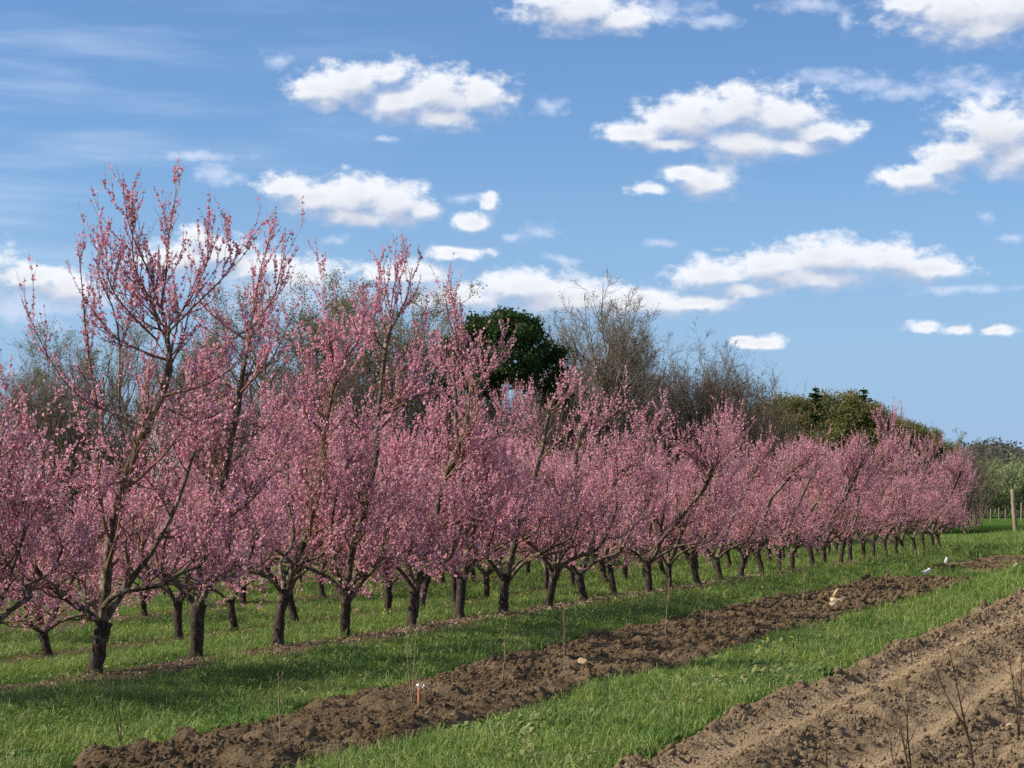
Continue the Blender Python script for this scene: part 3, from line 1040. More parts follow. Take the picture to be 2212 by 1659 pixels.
    S4, Q4 = spawn(lead, leadR, rng, n4, 0.74, 1.0, (0.15, 0.95), (whip * 0.7, whip * 1.5), 0.34, 7, 0.20, 0.05)
    S4b, Q4b = spawn(S4, Q4, rng, 5, 0.2, 0.8, (0.3, 0.7), (0.22 * whip, 0.7 * whip), 0.7, 5, 0.26, 0.04)
    hi = br[:, -1, 2] > np.quantile(br[:, -1, 2], 0.55)
    S5, Q5 = spawn(br[hi], brR[hi], rng, 6, 0.4, 1.0, (0.2, 0.9), (whip * 0.45, whip * 1.05), 0.6, 5, 0.30, 0.05)
    S6 = Q6 = S7 = None
    if spires:
        S6 = np.stack([resample(np.array([RGT * a + UP * b + FWD * c for a, b, c in sp_]), 9, rng, 0.008) for sp_ in spires])
        Q6 = np.tile(np.linspace(0.015, 0.004, 9), (len(S6), 1))
        tubes(mid_g, S6, Q6, 5)
        S7, Q7 = spawn(S6, Q6, rng, 11, 0.10, 0.92, (0.3, 0.85), (0.22, 0.75), 0.6, 6, 0.20, 0.06)
        S8, Q8 = spawn(S7, Q7, rng, 3, 0.2, 0.9, (0.3, 0.7), (0.12, 0.35), 0.7, 4, 0.25, 0.05)
        tubes(mid_g, S7, np.maximum(Q7, 0.0022), 3)
        tubes(mid_g, S8, np.maximum(Q8, 0.002), 3)
    for (s_, q_) in ((S1, Q1), (S2, Q2), (S3, Q3), (S4, Q4), (S4b, Q4b), (S5, Q5)):
        tubes(mid_g, s_, np.maximum(q_, 0.0022), 3)
    put('twigs', mid_g, M_twig, root, False)
    # blossoms tight along the shoots
    gb, gl = Geo(), Geo()

    def dress(s_, per_m, fade, rad=(0.014, 0.023), off=0.014, leaf=0.26):
        L = np.linalg.norm(s_[:, 1:] - s_[:, :-1], axis=2).sum(1)
        n = rng.poisson(L * per_m * 0.96 * np.clip(rng.lognormal(-0.15, 0.6, len(L)), 0.15, 2.6))
        k = np.repeat(np.arange(len(s_)), n)
        t = rng.uniform(0.03, 1.0, len(k))
        keep = rng.uniform(0, 1, len(k)) < np.clip(1.25 - fade * t ** 1.6, 0.12, 1)
        k, t = k[keep], t[keep]
        N = s_.shape[1]
        x = t * (N - 1)
        i = np.minimum(x.astype(int), N - 2)
        f = (x - i)[:, None]
        c = s_[k, i] * (1 - f) + s_[k, i + 1] * f
        o = unit(rng.standard_normal(c.shape))
        c = c + o * off * rng.uniform(0.3, 1.3, (len(c), 1))
        # the pruned side of the tree is open: fewer flowers in front of the leader
        lxz = np.interp(c[:, 2], lead[0][:, 2], lead[0] @ RGT)
        near = (np.abs(c @ RGT - lxz) < 0.15) & (c @ FWD < np.interp(c[:, 2], lead[0][:, 2], lead[0] @ FWD) + 0.05) & (c[:, 2] > fork) & (c[:, 2] < lead[0][-1, 2] - 0.15)
        kp = ~near | (rng.uniform(0, 1, len(c)) < 0.22)
        c, o, t = c[kp], o[kp], t[kp]
        lf = rng.uniform(0, 1, len(c)) < leaf + 0.25 * (t > 0.9)
        flakes(gb, c[~lf], rng.uniform(rad[0], rad[1], int((~lf).sum())), rng, 5, 0.45, o[~lf])
        flakes(gl, c[lf], rng.uniform(0.009, 0.017, int(lf.sum())), rng, 4, 0.3, o[lf], 0.45)
    dd = dens
    dress(S1, 40 * dd, 0.25); dress(S2, 38 * dd, 0.25); dress(S3, 34 * dd, 0.3)
    dress(S4, 46, 0.95); dress(S4b, 42, 0.85); dress(S5, 38 * dd, 0.5)
    dress(C, 24 * dd, 0.2); dress(br, 8 * dd, 0.0)
    if spires:
        dress(S6, 36, 0.7); dress(S7, 40, 0.8); dress(S8, 38, 0.6)
    cr = put('crown', gb, petals or M_pink, root)
    put('young_leaves', gl, M_bud, root)
    return root


def px_leader(base, pts, Z):
    k = Z / F_
    return [((x - base[0]) * k, (base[1] - y) * k) for x, y in pts]


def row_tree_pos(X, i, y_first, step=2.13):
    return X, y_first + i * step


# front row: tree i stands at photo column x_i
ROW1X = -12.7
b0 = on_ground(205, 1478)
y_first = b0[1] * (ROW1X / b0[0])
front_x = [205, 425, 600, 745, 888, 992, 1087, 1183, 1268, 1340, 1400, 1455]
HERO = {
    0: dict(pts=[(205, 1478), (222, 1360), (225, 1250), (245, 1110), (268, 1045), (292, 968), (332, 888), (366, 800), (342, 762), (336, 690)], whip=0.8, dens=0.9, top=5.4,
            spires=[[(337, 700), (318, 630), (290, 560), (262, 500), (250, 440)], [(337, 700), (350, 600), (364, 500), (368, 415)], [(342, 745), (395, 690), (440, 600), (452, 520)], [(345, 750), (420, 680), (480, 620), (512, 545)],
                    [(338, 720), (300, 640), (270, 590), (275, 520), (283, 460)], [(300, 945), (240, 912), (190, 905), (150, 880), (100, 800), (60, 740), (38, 670)], [(252, 915), (252, 800), (238, 690), (200, 620), (196, 570)],
                    [(205, 905), (180, 800), (172, 700), (168, 560)], [(345, 880), (430, 862), (500, 820), (560, 740)], [(340, 900), (420, 940), (520, 930)], [(262, 1065), (180, 1080), (110, 1075), (60, 1010)], [(332, 760), (300, 730), (230, 650), (205, 540)]],
            sc=[[(0, 0, 0), (-0.22, 0.80, 0.0), (-0.55, 1.05, 0.1), (-1.0, 1.08, 0.1), (-1.45, 1.45, 0.2)], [(0, 0, 0), (0.10, 0.78, -0.15), (0.28, 0.95, -0.2), (0.8, 1.02, -0.5), (1.3, 1.3, -0.6)],
                [(0, 0, 0), (-0.12, 0.80, 0.1), (-0.3, 0.95, 0.5), (-0.5, 1.3, 1.0)], [(0, 0, 0), (0.25, 0.95, 0.3), (0.7, 1.6, 0.6), (1.0, 2.6, 0.8)], [(0, 0, 0), (-0.3, 0.9, -0.4), (-0.6, 1.3, -0.7), (-0.7, 2.1, -0.8)]]),
    1: dict(pts=[(425, 1432), (430, 1330), (436, 1250), (445, 1190), (472, 1080), (498, 965), (510, 860), (524, 780), (535, 726)], whip=0.6, dens=1.08, top=4.8,
            spires=[[(533, 728), (545, 650), (560, 590), (574, 530)], [(534, 728), (590, 650), (612, 552)], [(530, 724), (500, 740), (470, 790), (440, 830)], [(515, 860), (580, 800), (620, 700)], [(500, 965), (570, 940), (620, 860)], [(502, 950), (430, 900), (410, 800)]]),
    2: dict(pts=[(600, 1410), (602, 1330), (615, 1290), (652, 1190), (688, 1060), (698, 930), (722, 820)], whip=0.5, dens=1.2, top=4.2,
            spires=[[(718, 830), (712, 760), (700, 700), (698, 640)], [(720, 820), (770, 760), (790, 690)], [(700, 930), (660, 860), (655, 760)]]),
    3: dict(pts=[(745, 1393), (748, 1300), (760, 1210), (792, 1110), (806, 1030), (815, 930), (830, 800), (840, 720)], whip=0.5, dens=1.2, top=4.6,
            spires=[[(838, 740), (842, 670), (858, 600)], [(838, 740), (872, 670), (890, 600)], [(836, 760), (815, 680), (820, 600)], [(825, 850), (890, 800), (925, 720)], [(822, 880), (770, 800), (760, 730)]]),
    4: dict(pts=[(888, 1370), (897, 1280), (925, 1200), (943, 1120), (958, 1050), (1000, 960), (1014, 880), (1020, 800)], whip=0.45, dens=1.2, top=4.3,
            spires=[[(1018, 820), (985, 760), (965, 700), (958, 640)], [(1018, 820), (990, 740), (975, 655)], [(1016, 850), (1070, 810), (1090, 770)]]),
    5: dict(pts=[(992, 1358), (996, 1280), (1012, 1200), (1004, 1100), (988, 1000), (980, 880), (970, 790)], whip=0.5, dens=1.2, top=4.3),
    6: dict(pts=[(1087, 1340), (1090, 1270), (1112, 1190), (1150, 1080), (1174, 970), (1190, 885)], whip=0.22, dens=0.85, top=3.6),
    7: dict(pts=[(1183, 1325), (1200, 1240), (1225, 1150), (1240, 1050), (1248, 980), (1256, 930)], whip=0.28, dens=1.05, top=4.0),
}
hero_labels = [
    'tallest pink peach tree, at left front, with long bare-tipped shoots against the sky',
    'second front-row peach tree, its crooked leader ending in a dark broken stub below tall shoots',
    'third front-row peach tree, low limb reaching right from a short dark trunk',
    'fourth front-row peach tree with a spire of upright pink shoots above the others around it',
    'fifth front-row peach tree with a thin dark leader leaning to the right',
    'sixth front-row peach tree with a pale sunlit trunk and a narrow pink plume on top',
    'seventh front-row peach tree, thick dark leader cut off at a bare stub under sky',
    'eighth front-row peach tree, slender trunk forking into two low pale limbs',
]


def place(root, x, y, rz=0.0, s=1.0, sz=None):
    root.location = (x, y, float(H0(x, y)))
    root.rotation_euler = (0, 0, rz)
    root.scale = (s, s, sz or s)


FRONT = []
for i in range(8):
    p = on_ground(*HERO[i]['pts'][0])
    x = ROW1X
    y = p[1] * (x / p[0])
    Z = float(np.array([x, y, 0]) @ FWD)
    h = HERO[i]
    t = peach_tree(100 + i, px_leader(h['pts'][0], h['pts'], Z), 0.60 + 0.05 * (i % 3), h['top'], h['whip'], h['dens'], scaffolds=h.get('sc'),
                   spires=None if 'spires' not in h else [[(q_[0], q_[1], 0.22 * math.sin(7.0 * a_ + 2.1 * b_) * b_ / max(1, len(sp_) - 1)) for b_, q_ in enumerate(px_leader(h['pts'][0], sp_, Z))] for a_, sp_ in enumerate(h['spires'])])
    place(t, x, y)
    tag(t, hero_labels[i], 'tree', 'front row of peach trees')
    FRONT.append(t)
GEN = [peach_tree(300 + j, None, 0.6 + 0.05 * (j % 4), 3.8 + 0.28 * (j % 4), 0.85, 0.86, 1.45) for j in range(8)]
used = set()


def gen(j):
    j = j % len(GEN)
    if j not in used:
        used.add(j)
        return GEN[j]
    return copy_tree(GEN[j])


rngt = np.random.default_rng(5)
ylast = FRONT[-1].location[1]
y = ylast
FRONTX = [h['pts'][0][0] for h in HERO.values()]
i = 8
while y < 84:
    y += 2.13 * rngt.uniform(0.93, 1.07)
    t = gen(int(rngt.integers(0, 8)))
    x = ROW1X + rngt.normal(0, 0.06)
    s = rngt.uniform(0.93, 1.08) * (1.0 if y < 42 else 0.93)
    place(t, x, y, rngt.normal(0, 0.35), s, s * rngt.uniform(0.78, 1.10))
    FRONTX.append(to_px((x, y, 0))[0])
    lab = '%s pink peach tree from the left in the front row' % ORD[min(i, len(ORD) - 1)]
    tag(t, lab, 'tree', 'front row of peach trees')
    i += 1
nfront = i
# the neighbours just left of the frame whose branches reach in
y = FRONT[0].location[1]
for q in range(2):
    y -= 2.2
    t = peach_tree(150, [(0, 0), (0.02, 0.62), (-0.12, 1.2), (-0.22, 2.0), (-0.38, 2.8)], 0.62, 3.6, 0.6, 1.0, 1.25) if q == 0 else copy_tree(t)
    place(t, ROW1X, y, 0.0 if q == 0 else 0.5, 1.0, 1.0)
    tag(t, 'pink peach tree at the left edge, only its right-hand branches in the picture' if q == 0 else 'pink peach tree beyond the left edge of the picture in the front row', 'tree', 'front row of peach trees')


def between(px, row):
    """words for where a trunk stands among the front-row trunks"""
    n = sum(1 for v in FRONTX if v < px)
    if n == 0:
        return 'left of the first front-row trunk'
    if n >= len(FRONTX):
        return 'past the last front-row trunk'
    return 'between the %s and %s front-row trunks' % (ORD[n - 1], ORD[n])


rows = [(-17.4, 'second', 22.5), (-22.1, 'third', 27.0), (-26.8, 'fourth', 34.0)]
seen = {}
todo = []
for (X, nm, ys_) in rows:
    y = ys_
    q = 0
    while y < 86:
        y += 2.13 * rngt.uniform(0.92, 1.08)
        if rngt.uniform() < (0.05 if nm == 'second' else 0.12):
            continue
        x = X + rngt.normal(0, 0.08)
        px = to_px((x, y, -0.4))[0]
        if px < -260 or px > 2300 or (px < 260 and nm == 'fourth'):
            continue
        todo.append((x, y, px, nm))
for (x, y, px, nm) in sorted(todo, key=lambda a: (a[3], a[2])):
    t = gen(int(rngt.integers(0, 8)))
    s = rngt.uniform(0.85, 1.0)
    place(t, x, y, rngt.normal(0, 0.9), s, s * (0.70 if px < 330 else rngt.uniform(0.86, 1.08)))
    lab = '%s-row peach tree %s' % (nm, between(px, nm))
    seen.setdefault(lab, []).append(t)
for lab, ts in seen.items():
    for q, t in enumerate(ts):
        l = lab
        if len(ts) == 2:
            l = ('left of two ' if q == 0 else 'right of two ') + lab.replace('tree', 'trees', 1)
        elif len(ts) > 2:
            l = ORD[q] + ' from left of the ' + lab.replace('tree', 'trees', 1)
        tag(t, l, 'tree', 'peach trees in the rows behind')
# pale-blossomed trees behind
for q, (px, Z, rz, s, lab) in enumerate([(318, 48, 0.4, 1.12, 'pale whitish-blossomed fruit tree behind the tall first peach tree'), (40, 52, 2.0, 1.05, 'whitish-blossomed fruit tree behind the branches at the left edge'),
                                 (900, 60, 1.0, 0.95, 'pale blossomed fruit tree glimpsed behind the fifth front-row peach tree')]):
    if q == 0:
        WH = peach_tree(77, None, 0.6, 3.9, 0.5, 1.0, 1.5, petals=M_white)
        t = WH
    else:
        t = copy_tree(WH)
    p = at_depth(px, 1100, Z)
    place(t, p[0], p[1], rz, s, s)
    tag(t, lab, 'tree', 'pale blossomed trees behind the orchard')
print('peach trees', len([o for o in sc.objects if o.name.startswith('peach_tree')]), 'front', nfront)


# ------------------------------------------------------------------ the wood behind
def bare_tree(name, seed, h, spread, mat, buds=None, budn=0, nl=(9, 5, 5, 4), up=0.10, stems=1, budr=0.05):
    rng = np.random.default_rng(seed)
    root = empty(name, (0, 0, 0))
    trunks, tr = [], []
    for s_ in range(stems):
        a = rng.uniform(0, 6.28)
        ln = 0.0 if stems == 1 else 0.18
        p = [np.array([math.cos(a) * 0.25 * (stems > 1), math.sin(a) * 0.25 * (stems > 1), -0.2])]
        d = np.array([math.cos(a) * ln, math.sin(a) * ln, 1.0])
        for k in range(9):
            d = unit(d + rng.normal(0, 0.05, 3) * [1, 1, 0.3])
            p.append(p[-1] + d * h * 0.82 / 9)
        trunks.append(np.array(p))
        tr.append(0.017 * h * np.linspace(1, 0.22, 10))
    P, Q = np.stack(trunks), np.stack(tr)
    g = Geo()
    tubes(g, P, Q, 9, 0.03, rng)
    put('trunk', g, mat, root, True)
    g = Geo()
    A, B = spawn(P, Q, rng, nl[0] + 4, 0.28, 0.98, (0.35, 0.95), (0.32 * spread, 0.62 * spread), 0.55, 9, up, 0.10, rel=True)
    C, D = spawn(A, B, rng, nl[1], 0.2, 1.0, (0.3, 0.9), (0.35, 0.7), 0.6, 7, up, 0.13, rel=True, rmin=0.012)
    E, F2 = spawn(C, D, rng, nl[2], 0.2, 1.0, (0.3, 1.0), (0.35, 0.75), 0.65, 5, up * 0.8, 0.16, rel=True, rmin=0.009)
    G, I = spawn(E, F2, rng, nl[3], 0.15, 1.0, (0.3, 1.0), (0.4, 0.9), 0.7, 4, up * 0.5, 0.18, rel=True, rmin=0.007)
    tubes(g, A, B, 6); tubes(g, C, D, 4); tubes(g, E, F2, 3); tubes(g, G, I, 3)
    put('branches', g, mat, root)
    if buds:
        g = Geo()
        pts = np.concatenate([G[:, 1:].reshape(-1, 3), E[:, 2:].reshape(-1, 3)])
        pts = pts[rng.integers(0, len(pts), budn)] + rng.normal(0, 0.10, (budn, 3))
        flakes(g, pts, rng.uniform(0.5, 1.2, budn) * budr, rng, 4, 0.2, None, 0.6)
        put('crown', g, buds, root)
    return root


def leafy_tree(name, seed, h, wid, mat, n, bark, crown0=0.25, flat=1.0, r=0.11, lobes=22):
    """trunk and limbs under a crown of many separate leaf clumps"""
    rng = np.random.default_rng(seed)
    root = empty(name, (0, 0, 0))
    g = Geo()
    p = np.array([[0, 0, -0.2], [0.05, 0.02, h * 0.25], [-0.04, 0.05, h * 0.5], [0.02, 0, h * 0.74]])
    P = resample(p, 10, rng, 0.03)[None]
    Q = (0.02 * h * np.linspace(1, 0.3, 10))[None]
    tubes(g, P, Q, 9)
    put('trunk', g, bark, root, True)
    g = Geo()
    A, B = spawn(P, Q, rng, 16, 0.3, 1.0, (0.6, 1.3), (0.11 * h, 0.20 * h), 0.5, 7, 0.06, 0.1)
    C, D = spawn(A, B, rng, 5, 0.3, 1.0, (0.4, 1.0), (0.04 * h, 0.09 * h), 0.6, 5, 0.1, 0.12)
    tubes(g, A, B, 5); tubes(g, C, D, 3)
    put('branches', g, bark, root)
    # clumps of leaves on an uneven shell
    u = unit(rng.standard_normal((lobes * 14, 3)))
    u[:, 2] = np.abs(u[:, 2]) * 1.15 - 0.35
    big = unit(rng.standard_normal((lobes, 3)))
    bump = np.max(u @ big.T, axis=1) ** 6
    rad = (0.60 + 0.44 * bump) * rng.uniform(0.62, 1.16, len(u))
    c = u * rad[:, None] * np.array([wid, wid, h * (1 - crown0) * 0.56 * flat]) + np.array([0, 0, h * (crown0 + (1 - crown0) * 0.46)])
    k = rng.integers(0, len(c), n)
    lp = c[k] + rng.standard_normal((n, 3)) * wid * np.array([0.07, 0.07, 0.05])
    g = Geo()
    flakes(g, lp, rng.uniform(0.5, 1.2, n) * r, rng, 4, 0.25, np.array([0, 0, 0.5]), 0.6)
    put('crown', g, mat, root)
    return root


def pine_tree(name, seed, h, wid, n):
    """narrow conifer with tiers of boughs"""
    rng = np.random.default_rng(seed)
    root = empty(name, (0, 0, 0))
    g = Geo()
    P = resample(np.array([[0, 0, -0.2], [0.03, 0, h * 0.5], [0, 0.03, h]]), 10)[None]
    Q = (0.014 * h * np.linspace(1, 0.1, 10))[None]
    tubes(g, P, Q, 8)
    put('trunk', g, M_bare2, root, True)
    A, B = spawn(P, Q, rng, 90, 0.25, 0.98, (1.1, 1.5), (0.8, 1.0), 0.3, 6, 0.06, 0.05)
    t = A[:, 0, 2] / h
    A = A[:, :1] + (A - A[:, :1]) * (wid * (1.03 - t) * rng.uniform(0.5, 1.2, len(t)))[:, None, None]
    g = Geo()
    tubes(g, A, B, 3)
    put('branches', g, M_bare2, root)
    pr = (1.05 - t) ** 1.1
    kb = rng.choice(len(A), n, p=pr / pr.sum())
    pts = A[kb, rng.integers(1, 6, n)] + rng.standard_normal((n, 3)) * np.array([0.13, 0.13, 0.06]) * (1.3 - t[kb])[:, None]
    g = Geo()
    flakes(g, pts, rng.uniform(0.05, 0.12, n), rng, 4, 0.3, None, 0.4)
    put('crown', g, M_pine, root)
    return root


HB = 12.0
KIND = {
    'bareA': [bare_tree('bare_tree', 21, HB, 0.95, M_bare, M_leafbr, 900), bare_tree('bare_tree', 22, HB, 1.1, M_bare, M_leafbr, 900, stems=2)],
    'bud': [bare_tree('budding_tree', 31, HB, 1.0, M_bare, M_leafb, 9000, nl=(10, 5, 5, 3)), bare_tree('budding_tree', 32, HB, 1.15, M_bare, M_leafb, 11000, nl=(9, 5, 5, 3), stems=2)],
    'brown': [bare_tree('brown_tree', 41, HB, 1.2, M_bare2, M_leafbr, 3500, nl=(11, 6, 5, 3), up=0.08, stems=3, budr=0.055), bare_tree('brown_tree', 42, HB, 1.3, M_bare2, M_thick, 4000, nl=(11, 6, 5, 3), up=0.12, stems=2, budr=0.055)],
    'big': [bare_tree('bare_tree', 51, HB, 1.0, M_bare, M_leafb, 9000, nl=(22, 6, 6, 5), up=0.15, stems=2, budr=0.035)],
    'olive': [leafy_tree('leafy_tree', 61, HB, 4.6, M_leafo, 26000, M_bare2), leafy_tree('leafy_tree', 62, HB, 4.0, M_leafo, 26000, M_bare2)],
    'round_pine': [leafy_tree('round_pine', 71, HB, 2.9, M_pine, 46000, M_bare2, 0.34, 1.0, 0.085, 12)],
    'pine': [pine_tree('pine_tree', 81, HB, 2.6, 14000)],
}
TALL = {}
for k_, l_ in KIND.items():
    for i_, o_ in enumerate(l_):
        zz = []
        for ch in o_.children:
            if k_ in ('olive', 'round_pine') and not ch.name.startswith('crown'):
                continue
            a_ = np.empty(len(ch.data.vertices) * 3, np.float32)
            ch.data.vertices.foreach_get('co', a_)
            zz.append(np.sort(a_[2::3])[int(len(a_) / 3 * 0.999) - 1])
        TALL[(k_, i_)] = float(max(zz))
first_used = set()


def wood(kind, v, px, Z, topy, wscale, label, group='trees of the wood behind the orchard'):
    src = KIND[kind][v % len(KIND[kind])]
    key = (kind, v % len(KIND[kind]))
    t = src if key not in first_used else copy_tree(src)
    first_used.add(key)
    p = at_depth(px, 1100, Z)
    h = (HZ - topy) / F_ * Z + 2.45
    k = h / TALL[key]
    t.location = (p[0], p[1], -0.45)
    t.rotation_euler = (0, 0, 2.2 if kind == 'big' else float(rngt.uniform(0, 6.28)))
    t.scale = (k * wscale, k * wscale, k)
    tag(t, label, 'tree', group)
    return t


def over(px):
    n = max(0, min(len(FRONTX) - 1, int(np.argmin([abs(v - px) for v in FRONTX]))))
    return ORD[n] + ' front-row peach trunk'


WOOD = [
    # kind, variant, column, depth, top, width
    ('bareA', 0, -70, 96, 720, 1.1), ('bud', 0, 0, 92, 745, 1.0), ('bareA', 1, 60, 100, 715, 1.1), ('brown', 0, 95, 90, 800, 1.1), ('bareA', 0, 130, 102, 690, 1.0), ('bud', 1, 200, 98, 680, 1.1), ('brown', 1, 250, 92, 790, 1.1),
    ('bareA', 1, 290, 104, 690, 1.0), ('bud', 0, 370, 100, 670, 1.1), ('brown', 0, 430, 94, 760, 1.2), ('bareA', 0, 470, 104, 640, 1.0), ('bud', 1, 545, 100, 620, 1.2), ('bud', 0, 630, 98, 585, 1.25), ('brown', 1, 600, 92, 760, 1.2),
    ('bud', 1, 715, 99, 598, 1.25), ('bud', 0, 790, 103, 612, 1.2), ('brown', 0, 760, 93, 760, 1.2), ('bareA', 1, 870, 104, 640, 1.1), ('bud', 1, 925, 108, 665, 1.0), ('brown', 1, 900, 98, 770, 1.2), ('bareA', 0, 985, 110, 730, 1.0),
    ('round_pine', 0, 1078, 98, 668, 1.0), ('brown', 0, 1030, 102, 830, 1.2), ('brown', 1, 1085, 92, 840, 1.2), ('brown', 1, 1190, 112, 790, 1.0), ('bareA', 1, 1200, 118, 740, 0.8), ('brown', 0, 1230, 112, 790, 1.2),
    ('big', 0, 1272, 104, 600, 1.35), ('bareA', 1, 1240, 124, 660, 0.8), ('bareA', 0, 1370, 122, 665, 0.85), ('brown', 1, 1310, 110, 790, 1.3), ('brown', 0, 1390, 112, 765, 1.2), ('bareA', 1, 1435, 118, 715, 0.9), ('brown', 1, 1470, 112, 760, 1.2),
    ('bareA', 0, 1522, 114, 682, 0.9), ('brown', 0, 1540, 110, 770, 1.1), ('bareA', 1, 1590, 112, 735, 1.0), ('brown', 1, 1605, 108, 785, 1.0), ('bareA', 0, 1640, 112, 775, 0.9),
    ('olive', 0, 1690, 150, 852, 0.9), ('pine', 0, 1762, 148, 832, 1.9), ('olive', 1, 1745, 150, 858, 0.9), ('olive', 0, 1818, 150, 843, 1.0), ('pine', 0, 1868, 150, 836, 2.1), ('olive', 1, 1870, 152, 868, 0.9),
    ('olive', 0, 1915, 158, 895, 0.9), ('olive', 1, 1958, 165, 905, 0.9), ('bareA', 0, 2005, 170, 905, 1.0), ('olive', 0, 2000, 172, 925, 0.8), ('bud', 0, 2045, 180, 925, 1.0), ('brown', 1, 2080, 185, 948, 1.2),
]
adj = {'bareA': 'leafless grey tree', 'bud': 'grey tree with yellow-green opening buds', 'brown': 'low twiggy brown tree', 'olive': 'rounded olive-green tree', 'pine': 'small dark spiky pine', 'big': 'large fan-shaped bare tree standing highest, right of the dark round pine',
       'round_pine': 'dark green broad round pine rising behind the orchard'}
lab_count = {}
wl = []
for w in sorted(WOOD, key=lambda a: a[2]):
    if w[0] in ('big', 'round_pine'):
        wl.append((w, adj[w[0]]))
    else:
        wl.append((w, '%s in the wood, above the %s' % (adj[w[0]], over(w[2]))))
for w, l in wl:
    lab_count.setdefault(l, []).append(w)
for l, ws in lab_count.items():
    for q, w in enumerate(ws):
        ll = l if len(ws) == 1 else (('left-hand ' if q == 0 else 'right-hand ') if len(ws) == 2 else ORD[q] + ' ') + l
        wood(w[0], w[1], w[2], w[3], w[4], w[5], ll)

# dense undergrowth closing the wood, one mass
rngu = np.random.default_rng(9)


def brush(name, label, cols, hfun, nst, nfl, mat_s, mat_l, fr=0.10, deep=14):
    px = rngu.uniform(cols[0][0], cols[-1][0], nst)
    Z = np.interp(px, [c[0] for c in cols], [c[1] for c in cols]) + rngu.uniform(-2, deep, nst)
    top = np.interp(px, [c[0] for c in cols], [c[2] for c in cols])
    hh = ((HZ - top) / F_ * Z + 2.45) * rngu.uniform(0.45, 1.08, nst)
    base = np.array([at_depth(a, 1100, b) for a, b in zip(px, Z)])
    base[:, 2] = -0.5
    d = unit(rngu.normal(0, 0.16, (nst, 3)) + UP)
    N = 6
    P = np.empty((nst, N, 3)); P[:, 0] = base
    for k in range(1, N):
        d = unit(d + rngu.normal(0, 0.09, (nst, 3)) + 0.03 * UP)
        P[:, k] = P[:, k - 1] + d * (hh / (N - 1))[:, None]
    Q = rngu.uniform(0.02, 0.06, nst)[:, None] * np.linspace(1, 0.25, N)[None]
    g = Geo()
    tubes(g, P, Q, 3)
    A, B = spawn(P, Q, rngu, 7, 0.2, 1.0, (0.3, 0.9), (0.15, 0.4), 0.6, 4, 0.1, 0.15, rel=True, rmin=0.01)
    C, D = spawn(A, B, rngu, 3, 0.2, 1.0, (0.3, 1.0), (0.3, 0.7), 0.7, 3, 0.05, 0.15, rel=True, rmin=0.008)
    tubes(g, A, B, 3); tubes(g, C, D, 3)
    o = put(name, g, mat_s)
    tag(o, label, None, None, 'stuff')
    pts = np.concatenate([C.reshape(-1, 3), A.reshape(-1, 3)])
    pts = pts[rngu.integers(0, len(pts), nfl)] + rngu.standard_normal((nfl, 3)) * 0.22
    g = Geo()
    flakes(g, pts, rngu.uniform(0.5, 1.2, nfl) * fr, rngu, 4, 0.2, None, 0.6)
    o2 = put('leaves', g, mat_l, o)
    return o


brush('undergrowth', 'dense brown and olive undergrowth filling the wood edge behind the orchard',
      [(-150, 88, 900), (200, 90, 890), (600, 92, 850), (950, 100, 850), (1200, 108, 850), (1640, 108, 850), (1700, 140, 930), (2000, 165, 960), (2120, 190, 985)], None, 3200, 40000, M_bare2, M_thick)
brush('far_hedge', 'light green budding trees and hedge along the far field edge at right',
      [(2040, 270, 1010), (2120, 285, 1000), (2200, 292, 1004), (2420, 300, 1010)], None, 500, 26000, M_bare, M_farg, 0.26, 14)
g = Geo()
U, V = np.meshgrid(np.linspace(1750, 2900, 70), np.linspace(0, 1, 26))
Zd = 520 + 330 * V
prof = np.interp(U, [1750, 2000, 2110, 2160, 2230, 2400, 2900], [1080, 1010, 972, 978, 992, 985, 1000])
hz_ = (HZ - prof) / F_ * Zd * np.sin(np.clip(V * 1.35, 0, 1) * np.pi / 2)
Pd = np.stack([(FWD[k] * Zd + RGT[k] * ((U - W_ / 2) / F_) * Zd) for k in range(3)], -1)
Pd[..., 2] = hz_ + 0.3 + 2.0 * fbm(U * 0.05, V * 9, 8, 3) * (V > 0.05) - 1.0 * (V < 0.02)
idx = np.arange(U.size).reshape(U.shape)
g.add(Pd, np.stack([idx[:-1, :-1], idx[:-1, 1:], idx[1:, 1:], idx[1:, :-1]], -1).reshape(-1, 4))
tag(put('hill', g, M_hill, smooth=True), kind='structure')
# woodland covering the hill
n = 42000
ui = rngu.uniform(0, 69, n); vi = rngu.uniform(0.5, 25, n)
i0, j0 = np.minimum(vi.astype(int), 24), np.minimum(ui.astype(int), 68)
c = Pd[i0, j0] * (1 - (ui - j0))[:, None] + Pd[i0, j0 + 1] * (ui - j0)[:, None]
c = c + (Pd[i0 + 1, j0] - Pd[i0, j0]) * (vi - i0)[:, None]
tree_id = vnoise(c[:, 0] * 0.22, c[:, 1] * 0.22, 5)
c[:, 2] += rngu.uniform(0, 1, n) * (1.0 + 6.0 * tree_id ** 1.5)
c[:, :2] += rngu.normal(0, 1.2, (n, 2))
g = Geo()
flakes(g, c, rngu.uniform(0.35, 0.9, n), rngu, 4, 0.3, np.array([0, 0, 0.6]), 0.7)
tag(put('distant_woods', g, M_fard), 'dark greyish wood covering the far low hill at right', None, None, 'stuff')

